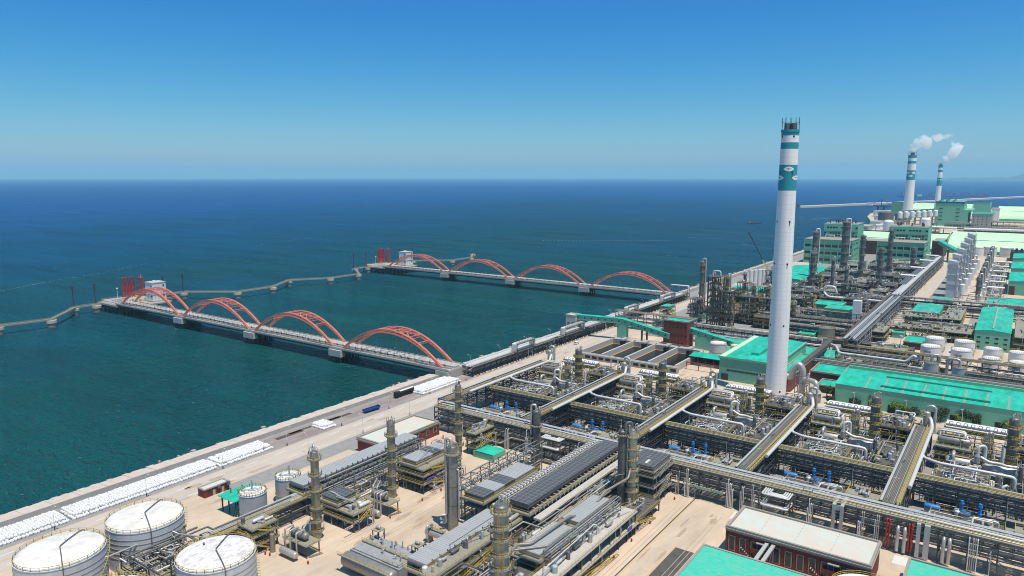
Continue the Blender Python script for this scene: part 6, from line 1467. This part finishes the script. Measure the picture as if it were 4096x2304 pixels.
def vault(label,x0,x1,y0,y1,h,base=5,group='pale green vaulted storage sheds'):
    t=thing('vaulted_shed',label,'storage shed',(x0,y0,0),group); n=14; X=x1-x0;Y=y1-y0
    prof=[(Y*(.5-.5*math.cos(math.pi*i/n)),base+(h-base)*math.sin(math.pi*i/n)**.85) for i in range(n+1)]
    vs=[(0,y,z) for y,z in prof]+[(X,y,z) for y,z in prof]; b=MB(); b.add(vs,[(i,n+1+i,n+2+i,i+1) for i in range(n)],'gpale',True)
    b.add([(0,y,z) for y,z in prof],[tuple(range(n+1))[::-1]],'gpale'); b.add([(X,y,z) for y,z in prof],[tuple(range(n+1))],'gpale'); b.build('roof',t)
    b=MB(); b.box(0,-.3,0,X,0,base,'gdark'); b.box(0,Y,0,X,Y+.3,base,'gwall'); b.box(-.1,0,0,0,Y,base,'gwall'); b.box(X,0,0,X+.1,Y,base,'gwall'); b.build('wall',t)
    b=MB(); b.box(4,Y*.53,h-1,X,Y*.56,h+1.4,'dark'); b.build('ridge_vent',t)
    b=MB(); z=prof[3][1]; b.box(30,prof[3][0]-.6,z-.5,X,prof[3][0],z+.6,'teal'); b.build('walkway',t)
vault('long pale green vaulted shed behind the green towers, left part',-262,-100,1330,1490,24)
vault('long pale green vaulted shed behind the white boxes, right part',-96,60,1335,1560,27)
vault('pale green vaulted shed by the power station, far right',-62,80,2390,2620,36)
vault('pale green vaulted shed behind the two far chimneys',-330,-150,2900,3150,24)
gallery('conveyor_gallery','turquoise conveyor gallery sloping across the pale green shed',[(-99,1236,24),(-62,1150,14)],6,5,0,[(-86,1200,-84,1204,16,'steel')])
for x,l in ((-38,'left'),(-17.5,'right'),(-54,'leftmost, half hidden')):
    tank('large white domed tank in front of the pale green shed, '+l,x,1312 if x>-50 else 1300,8.6,13,'white','white',group='white domed tanks by the pale shed',bands=1,pipes=False,stairs=False,dome=3,railw=.2)
# white cold boxes
for k,(y,h) in enumerate(((836,38),(886,40),(938,42),(992,44),(1048,46),(1106,48))):
    n=('nearest','second','third','fourth','fifth','farthest')[k]
    t=thing('cold_box','tall white box tower, %s of the row'%n,'tower',(-58,y,0),'tall white box towers'); w=8.5
    b=MB(); b.box(0,0,0,w,16,h*.93,'tankw'); b.add([(0,0,h*.93),(w,0,h*.93),(w,16,h*.93),(0,16,h*.93),(0,0,h*.99),(w,0,h*.93+.1),(w,16,h*.93+.1),(0,16,h*.99)],[(4,5,6,7),(0,1,5,4),(1,2,6,5),(2,3,7,6),(3,0,4,7)],'tankw'); b.build('casing',t)
    b=MB(); 
    for z in (.35,.6,.8): b.box(-.6,-.6,h*z,w+.9,16.2,h*z+.4,'galv')
    b.frame([-.5,w+.8],[-.5,16],[h*.35,h*.6,h*.8,h*.97],'galv',.35); b.build('frame',t); b=MB(); b.rail([(0,0,h),(w,0,h),(w,16,h)],1.2,'galv',3,.2); b.build('railing',t)
    t=thing('white_vessel','white upright vessel with bent pipes beside the %s white box tower'%n,'vessel',(-44.5,y+2,0),'white upright vessels'); b=MB(); b.cyl(0,0,0,13.6,2.6,'white',18,top=False); b.dome(0,0,13.6,2.6,1,'white',18,3); b.build('shell',t)
    for d in (0,2.4): b=MB(); b.tube([(-1,d,13),(-1,d,18.5),(-6.2,d,18.5),(-6.2,d,1 if d else 9)],.85,'clad',10,2.4); b.build('pipe',t)
    t=tower('dark column with bent silver head pipe, %s in the row right of the white boxes'%n,-31,y+0,23+k*1.2,1.9,[8,14,20],'cladd',side=((10,.9,None,12,'clad'),),seed=300+k,group='dark columns beside the white boxes',rw=.15,rm='galv')
    t=thing('compressor_rack','white pipe bank beside the green halls, %s in the row'%n,'pipe bank',(-24,y+34,0),'white pipe banks'); b=MB(); b.frame([0,14],[0,5],[8],'steel',.4); b.build('frame',t)
    for q in range(4): b=MB(); b.tube([(-1,q*1.5,4),(-1,q*1.5,9),(14,q*1.5,9)],.62,'white',8); b.build('pipe',t)
    b=MB(); b.box(2,10,0,9,26,5,'blued' if k%2 else 'galv'); b.box(3,12,5,8,24,6.2,'yel' if k%2 else 'white'); b.build('machine',t)
    b=MB(); b.box(-6,6,0,-2,12,10,'white'); b.build('cabinet',t)
for i,(y0,y1,n) in enumerate(((892,978,'nearest'),(1021,1100,'second'),(1150,1222,'third'))):
    building('green hall with turquoise roof at the right edge, %s of three'%n,-7.6,y0,40,y1,14,'gwall','groof','green_hall','hall',gable=1.5,gax=1,doors=[('S',3.4,5,9,'brickd')])
building('dark long building with blue vents behind the green halls',-12,1250,60,1300,13,'brickd','dark','dark_building','building')
for k,n in enumerate(('leftmost','second','third','rightmost')): b=MB(); b.cyl(-5+k*6,1262,13,18,1.6,'blued',10); single(b,'blue_vent','dark blue roof vent, %s of four'%n,'vent')
# power station far away
def far(name,label,x0,y0,x1,y1,h,m,cat='building',roof='groof'):
    t=thing(name,label,cat,(x0,y0,0)); b=MB(); b.box(0,0,0,x1-x0,y1-y0,h,m); b.build('wall',t); b=MB(); b.box(-.6,-.6,h,x1-x0+.6,y1-y0+.6,h+1.2,roof); b.build('roof',t); return t
t=far('boiler_house','large green boiler house with dark blue roof edge and roof vents',-182,2070,-122,2180,58,'gwall','building','gwall'); X=60
b=MB(); b.box(-.8,-.8,55,60.8,0,59.6,'blued'); b.box(60,0,55,60.9,110,59.6,'blued'); b.build('roof_edge',t)
b=MB(); b.box(60,0,36,78,110,40,'gwall'); b.box(60,0,0,70,110,36,'gwall'); b.build('annex',t)
for j in range(4):
    for i,x in enumerate((8,44)):
        b=MB(); b.box(x,-.4,14+j*9,x+8,0,15.8+j*9,'dark'); b.build('window',t)
b=MB(); 
for i in range(12):
    for j in range(3): b.cyl(8+j*14,10+i*8,59,63,1.6,'gdark',8)
b.build('roof_vents',t)
t=far('turbine_hall','grey lower hall stepping down beside the boiler house',-104,2070,-62,2180,30,'conc',roof='gdark')
for i in range(4):
    for j in range(4): b=MB(); b.box(3+i*9,-.4,5+j*6,5+i*9,0,7+j*6,'dark'); b.build('window',t)
t=far('boiler_house','second green boiler house with blue roof edge, farther right',-116,2330,-78,2420,52,'gwall','building','blued')
far('grey_block','small grey block with square windows right of the second boiler house',-74,2340,-56,2400,34,'white',roof='conc')
for (x0,y0,x1,y1,h,m,l,r) in ((-300,1760,-280,1830,10,'conc','low grey quay building by the water, nearest','conc'),(-292,1850,-270,1900,16,'white','pale quay building with small windows','conc'),(-330,2150,-290,2200,14,'white','white quay building below the blue ship unloader','conc'),(-300,2010,-270,2060,18,'gwall','green transfer house on the quay','groof'),(-372,2400,-330,2440,18,'white','white block behind the quay crane','conc'),(-262,1990,-236,2020,12,'white','white block among the far silos','conc'),(-335,2480,-305,2500,42,'gwall','slanted green house left of the middle chimney','groof')):
    t=far('quay_building',l,x0,y0,x1,y1,h,m,roof=r)
    for i in range(4): b=MB(); b.box(3+i*(x1-x0-6)/4,-.3,h*.5,4.5+i*(x1-x0-6)/4,0,h*.5+2,'dark'); b.build('window',t)
for x,y,r,h,l in ((-275,1960,17,34,'larger'),(-248,2010,14,30,'smaller')): tank('dark grey far silo left of the middle chimney, '+l,x,y,r,h,'cladd','cladd',group='dark far silos',bands=0,rails=False,stairs=False,pipes=False)
for x,y,l in ((-235,1720,'left'),(-180,1860,'right')): tank('white mushroom-topped far tank, '+l,x,y,10,24,'white','white',group='white far tanks',bands=0,rails=False,stairs=False,pipes=False,dome=5)
for k in range(7):
    t=thing('white_bullet_tank','white slanted far vessel, number order %s from the left in the row'%('first','second','third','fourth','fifth','sixth','seventh')[k],'vessel',(-232+k*9.5,1860+k*24,0),'white far vessels'); b=MB(); b.cyl(0,0,26,38,5,'white',12,top=False); b.dome(0,0,38,5,3.5,'white',12,3); b.build('shell',t); b=MB(); b.frame([-5,5],[-6,6],[9,18,26],'pipet',1.2); b.build('frame',t)
gallery('conveyor_gallery','long far turquoise conveyor bridge behind the middle chimney',[(-330,2380,14),(-180,2240,34)],7,6,0,[(-262,2310,-259,2313,24,'steel')])
gallery('conveyor_gallery','far turquoise conveyor bridge leading into the boiler house',[(-262,2120,12),(-182,2110,34)],7,6,0,[])
for i,(x,y,w,d,h,l) in enumerate(((-110,1590,150,26,13,'behind the right vaulted shed'),(-250,1560,110,30,12,'behind the left vaulted shed'),(-100,1760,120,40,16,'in front of the grey turbine hall'),(-230,1700,90,30,14,'left of the big boiler house'),(-60,1950,110,50,18,'right of the turbine hall, far'),(-150,1950,60,40,12,'at the foot of the boiler house'))):
    structure('far crowded pipe unit '+l,(x,y,0),(w,d),[h*.5,h],seed=600+i,fill=.05,rm='galv',railw=.3,nx=10,ny=3,over=.3,name='process_unit',cat='process unit',floor='grate')
for i,(y,h,x0,x1,l) in enumerate(((1600,16,-110,50,'behind the right vaulted shed'),(1680,18,-96,40,'second behind the vaulted shed'),(1725,16,-260,-110,'in front of the boiler house'))):
    t=thing('pipeline','long far white pipe %s'%l,'pipe',(0,0,0)); b=MB(); b.tube([(x0,y,h),(x1,y,h)],2.2,'white',8); b.build('pipe',t); b=MB(); 
    for k in range(int((x1-x0)/14)): b.box(x0+k*14,y-1,0,x0+k*14+1.2,y+1,h-2,'steel')
    b.build('supports',t)
# quay strip, breakwater, crane
b=MB(); b.box(-291,1730,.01,-262,2100,1.2,'concl'); struct(b,'quay')
b=MB(); 
pts=[(-745,3010),(-330,4250),(-60,5150),(400,6700)]
for (x0,y0),(x1,y1) in zip(pts,pts[1:]): b.beam((x0,y0,-1),(x1,y1,-1),38,'wallc',9)
struct(b,'breakwater')
b=MB(); b.box(-1040,2640,-5,-1032,2650,0,'rock'); b.v.clear(); b.f.clear(); b.m.clear(); b.s.clear()
b=MB(); b.cyl(-738,3010,3,9,7,'blued',10); single(b,'beacon','small dark beacon at the tip of the breakwater','beacon')
t=thing('ship_unloader','dark blue ship unloading crane at the far quay','crane',(-395,2700,0))
b=MB()
for x in (-9,9):
    for y in (-9,9): b.box(x-1,y-1,0,x+1,y+1,24,'blued')
b.frame([-9,9],[-9,9],[12,24],'blued',2); b.build('frame',t); b=MB(); b.beam((-46,0,22),(44,0,22),3.2,'blued'); b.beam((0,0,24),(0,0,44),2,'blued'); b.beam((0,0,44),(-40,0,22),1.2,'blued'); b.beam((0,0,44),(38,0,22),1.2,'blued'); b.build('boom',t); b=MB(); b.box(-44,-5,23,-26,5,33,'white'); b.build('machine_house',t)
t2=thing('ship_unloader','smaller blue crane seen between the two far chimneys','crane',(-250,3250,0)); b=MB(); b.frame([-8,8],[-8,8],[10,20],'blued',2); b.beam((-25,0,20),(25,0,20),2.5,'blued'); b.beam((0,0,20),(0,0,34),2,'blued'); b.beam((0,0,34),(22,0,20),1.2,'blued'); b.build('frame',t2)
# far arch bridge beyond the breakwater
t=thing('arch_bridge','tiny red arch bridge and jetty beyond the far breakwater','bridge',(0,0,0)); A=Vector((-470,4800,8)); Bq=Vector((-175,4880,8)); b=MB(); b.beam(A,Bq,12,'concd',3); b.build('deck',t)
for k in range(4):
    p=A.lerp(Bq,k/4+.01);q=A.lerp(Bq,k/4+.24); b=MB(); n=10; L=[p.lerp(q,i/n)+Vector((0,0,21*(1-(2*i/n-1)**2))) for i in range(n+1)]
    for u,v in zip(L,L[1:]): b.beam(u,v,3.2,'redd')
    b.build('arch',t)
b=MB()
for x in (-600,-583,-560,-540,-525): b.box(x,4775,0,x+2.5,4778,30+ (x%3)*5,'mast')
b.box(-620,4770,2,-470,4790,6,'concd'); b.box(-515,4770,6,-495,4785,20,'white'); b.build('jetty',t)
# small ship and net floats
t=thing('small_ship','small dark cargo ship on the sea left of the far towers','ship',(-585,1940,-4),rz=R(24)); b=MB(); b.add([(-22,-4,0),(18,-4,0),(24,0,0),(18,4,0),(-22,4,0),(-22,-4,3),(18,-4,3),(25,0,4.2),(18,4,3),(-22,4,3)],[(4,3,2,1,0),(5,6,7,8,9),(0,1,6,5),(1,2,7,6),(2,3,8,7),(3,4,9,8),(4,0,5,9)],'brickd'); b.build('hull',t)
b=MB(); b.box(-20,-3,3,-12,3,9,'plat'); b.box(-18,-2.4,9,-13,2.4,11.5,'dark'); b.build('superstructure',t); b=MB(); b.beam((-4,0,3),(-4,0,12),.6,'dark'); b.beam((-4,0,6),(8,0,11),.5,'dark'); b.build('derrick',t); t.scale=(.7,.7,.7)
rn=random.Random(6); b=MB()
for (x0,y0),(x1,y1) in (((-590,1500),(-320,1560)),((-560,1420),(-330,1440)),((-420,1330),(-320,1250)),((-760,1180),(-560,1330)),((-620,1640),(-420,1560))):
    n=int(math.hypot(x1-x0,y1-y0)/7)
    for i in range(n):
        x=x0+(x1-x0)*i/n+rn.uniform(-1,1);y=y0+(y1-y0)*i/n; b.box(x-.5,y-.5,-4.2,x+.5,y+.5,-3.4,'wallc')
tag(b.build('net_floats'),'rows of tiny white net floats on the sea left of the green towers','floats',kind='stuff')
# long foam lines
rn=random.Random(12); b=MB()
for (x0,y0,x1,y1,w) in ((-900,300,-945,378,1.8),(-945,378,-971,447,1.2),(-971,447,-1035,550,.7),(-1138,800,-1193,974,1.5)):
    n=60; 
    for i in range(n):
        if rn.random()<.3: continue
        a=i/n; c=(i+rn.uniform(.4,1))/n; j=rn.uniform(-.8,.8); ww=w*rn.uniform(.3,1)
        p=Vector((x0+(x1-x0)*a+j,y0+(y1-y0)*a,-3.97)); q=Vector((x0+(x1-x0)*c+j,y0+(y1-y0)*c,-3.97)); d=(q-p).normalized(); r=Vector((-d.y,d.x,0))*ww/2
        b.add([p-r*.2,q-r*.1,q+r*.3,p+r],[(0,1,2,3)],'white')
tag(b.build('foam_line'),kind='structure')

# more racks and frames in the crowded middle distance
for i,(x0,y,L,l) in enumerate(((-97,471,104,'second one behind the long green hall'),(-90,482,40,'third one behind the long green hall, left part'),(-20,484,30,'right of the steel tanks'),(-96,503,50,'left of the white tanks, low'),(-92,532,40,'left of the front white tanks'),(-60,640,60,'beyond the white tanks'))):
    pipe_rack('grey pipe rack '+l,(x0,y,0),0,L,5,[2.6,5,7],8,seed=700+i,top=6,mid=6,topm=('piped','galv','pipet','pipe'),tray=0,rr=(.15,.4),rm='plat',railw=.15,group='middle distance pipe racks')
structure('crowded pipe frames at the right edge beyond the tall green hall',(2,600,0),(14,90),[5,10],seed=710,fill=.4,nx=2,ny=8)
structure('steel trestle with pipes right of the back white tanks',(-48,604,0),(24,22),[4,8],seed=711,fill=.6)
structure('steel frames between the two greenish brick roofs and the conveyor',(-90,575,0),(14,26),[4,8],seed=712,fill=.7)

# ---------------- dense small pipework ----------------
TM=['pipel','white','galv','pipe','pipel','pipet','piped','cladd','tray']
def tangle(label,x,y,w,d,h,n,seed,group=None,k=1.,vm=4,cat='pipework'):
    rn=random.Random(seed); t=thing('pipework',label,cat,(x,y,0),group)
    for i in range(n):
        b=MB(); r=rn.choice((.07,.09,.12,.16,.22,.3))*k; p=Vector((rn.uniform(0,w),rn.uniform(0,d),rn.uniform(.4,h))); P=[p.copy()]
        ax=rn.randrange(2)
        for q in range(rn.randint(2,5)):
            if q%3==2: p.z=rn.uniform(.5,h)
            elif (ax+q)%2: p.x=min(w,max(0,p.x+rn.choice((-1,1))*rn.uniform(2,w*.6)))
            else: p.y=min(d,max(0,p.y+rn.choice((-1,1))*rn.uniform(2,d*.6)))
            if (p-P[-1]).length>.3: P.append(p.copy())
        if rn.random()<.6: P.append(Vector((p.x,p.y,.1)))
        if len(P)>1: b.tube(P,r,rn.choice(TM),6 if r<.2*k else 8); b.build('pipe',t)
    for i in range(vm):
        b=MB(); r=rn.uniform(.4,.95)*k; q=rn.uniform(.45,1.15)*h; X,Y=rn.uniform(1,w-1),rn.uniform(1,d-1); m=rn.choice(['clad','galv','cladd','cladw','white'])
        b.cyl(X,Y,0,q,r,m,12,top=False); b.dome(X,Y,q,r,r*.5,m,12,3); b.tube([(X,Y,q),(X,Y,q+1.2),(X+1.4*k,Y,q+1.2),(X+1.4*k,Y,q*.3)],.14*k,'pipel',6); b.build('vessel',t)
    return t
for (bx,by,w,d,h,n,sd,cap) in ((-214,262,20,24,5,60,801,'low silver pipes behind the main rack'),(-216,296,22,26,9.6,75,802,'tangled silver pipes before the drums'),(-190,298,13,34,12,60,803,'tangled pipes right of the drums'),(-217,344,26,12,11,45,804,'pipe tangle under the white cooler'),(-192,346,15,18,13.5,45,805,'pipe tangle on the dark deck structure')):
    o=tangle('x',0,0,w,d,h,n,sd); rep(o,(bx,by),cap,cap)
for i,(x,y,w,d,h,l) in enumerate(UL):
    tangle('maze of pale pipes '+l,x,y,w+3,d+5,h*1.15,34,820+i,'mazes of pale pipes',k=1.0 if y<700 else 1.5,vm=3)
for i,(x,y,w,d,h,n,l,k) in enumerate(((-130.5,143,17,40,8.5,60,'between the lower cooler and the dark inner floors',.9),(-141,186,9,62,7,60,'left of the long dark cooler',.9),(-120,170,6,78,8,70,'right of the long dark cooler',.9),(-200,156,8,60,6.5,50,'right of the silver cooler by the two slim columns',.9),(-182,196,6,20,5,20,'under the medium cooler structure',.8),(-212,96,15,20,8,55,'on the pump deck between white tanks',.9),(-228,500,130,18,6,70,'in front of the lattice towers',1.3),(-225,600,46,60,7,60,'between the lattice towers and the coast road',1.2),(-98,445,100,16,5,70,'behind the long green hall',1.2),(-96,470,60,44,5,60,'left of the two steel tanks',1.2),(-62,600,36,60,7,60,'beyond the white tanks',1.2),(-18,455,30,60,5,50,'right of the two steel tanks',1.2),(-45,760,40,70,8,50,'at the foot of the white box towers',1.5),(-30,840,18,330,8,90,'along the row of dark bent columns',1.6),(-84,640,36,80,6,50,'around the striped roof house',1.2))):
    tangle('maze of pipes '+l,x,y,w,d,h,n,900+i,None,k=k,vm=5)

for i,(x,y,w,d,h,l) in enumerate(((-222,572,9,9,19,'beside the turquoise-topped tower'),(-172,590,10,8,22,'just left of the chimney'),(-160,612,9,12,17,'behind the left edge of the chimney'),(-205,640,9,9,26,'behind the lattice tower pair'),(-222,660,10,10,16,'near the coast road, before the silos'),(-150,648,8,8,18,'right behind the chimney'),(-132,712,12,9,22,'by the white curling pipe'),(-168,745,10,9,24,'at the foot of the tall columns'),(-120,770,9,9,20,'beside the far rack'))):
    structure('dark open steel tower with pipes '+l,(x,y,0),(w,d),[h*.25,h*.5,h*.75,h],seed=950+i,fill=.9,rm='yel' if i%2 else 'plat',railw=.14,floor='grate',open_=.5,group='dark open steel towers')
for i,(x,y,h,r,l) in enumerate(((-214,604,27,1.3,'behind the green louvred shed'),(-166,598,31,1.2,'left of the chimney'),(-146,600,19,1.6,'right behind the chimney shaft'),(-210,676,30,1.2,'before the white silos'),(-196,700,24,1.4,'between silos and chimney'),(-134,742,34,1.5,'near the white curling pipe'),(-150,760,40,1.5,'among the tall columns'),(-178,800,44,1.8,'before the turquoise hall roof'))):
    tower('slim dark column '+l,x,y,h,r,[h*.3,h*.55,h*.8,h*.95],'cladd',side=((15,.35,None,h*.3,'pipel'),),seed=970+i,group='slim dark columns',rw=.14,rm='yel' if i<3 else 'galv')

# heavy corner posts and cross braces of the two black lattice towers
for (x,y,w,d,h,l) in ((-201.9,556.6,9.8,9.8,41,'tall'),(-191.7,557.7,8.6,8.6,30,'lower')):
    b=MB()
    for px in (0,w/2,w):
        for py in (0,d): b.box(x+px-.35,y+py-.35,0,x+px+.35,y+py+.35,h,'steel')
    z=0
    while z<h-4:
        for (p,q) in (((x,y-.1),(x+w,y-.1)),((x+w+.1,y),(x+w+.1,y+d))):
            b.beam((*p,z),(*q,z+5),.3,'steel'); b.beam((*q,z),(*p,z+5),.3,'steel')
        z+=5
    single(b,'bracing_frame','black cross braced posts around the %s lattice tower'%l,'steel structure')
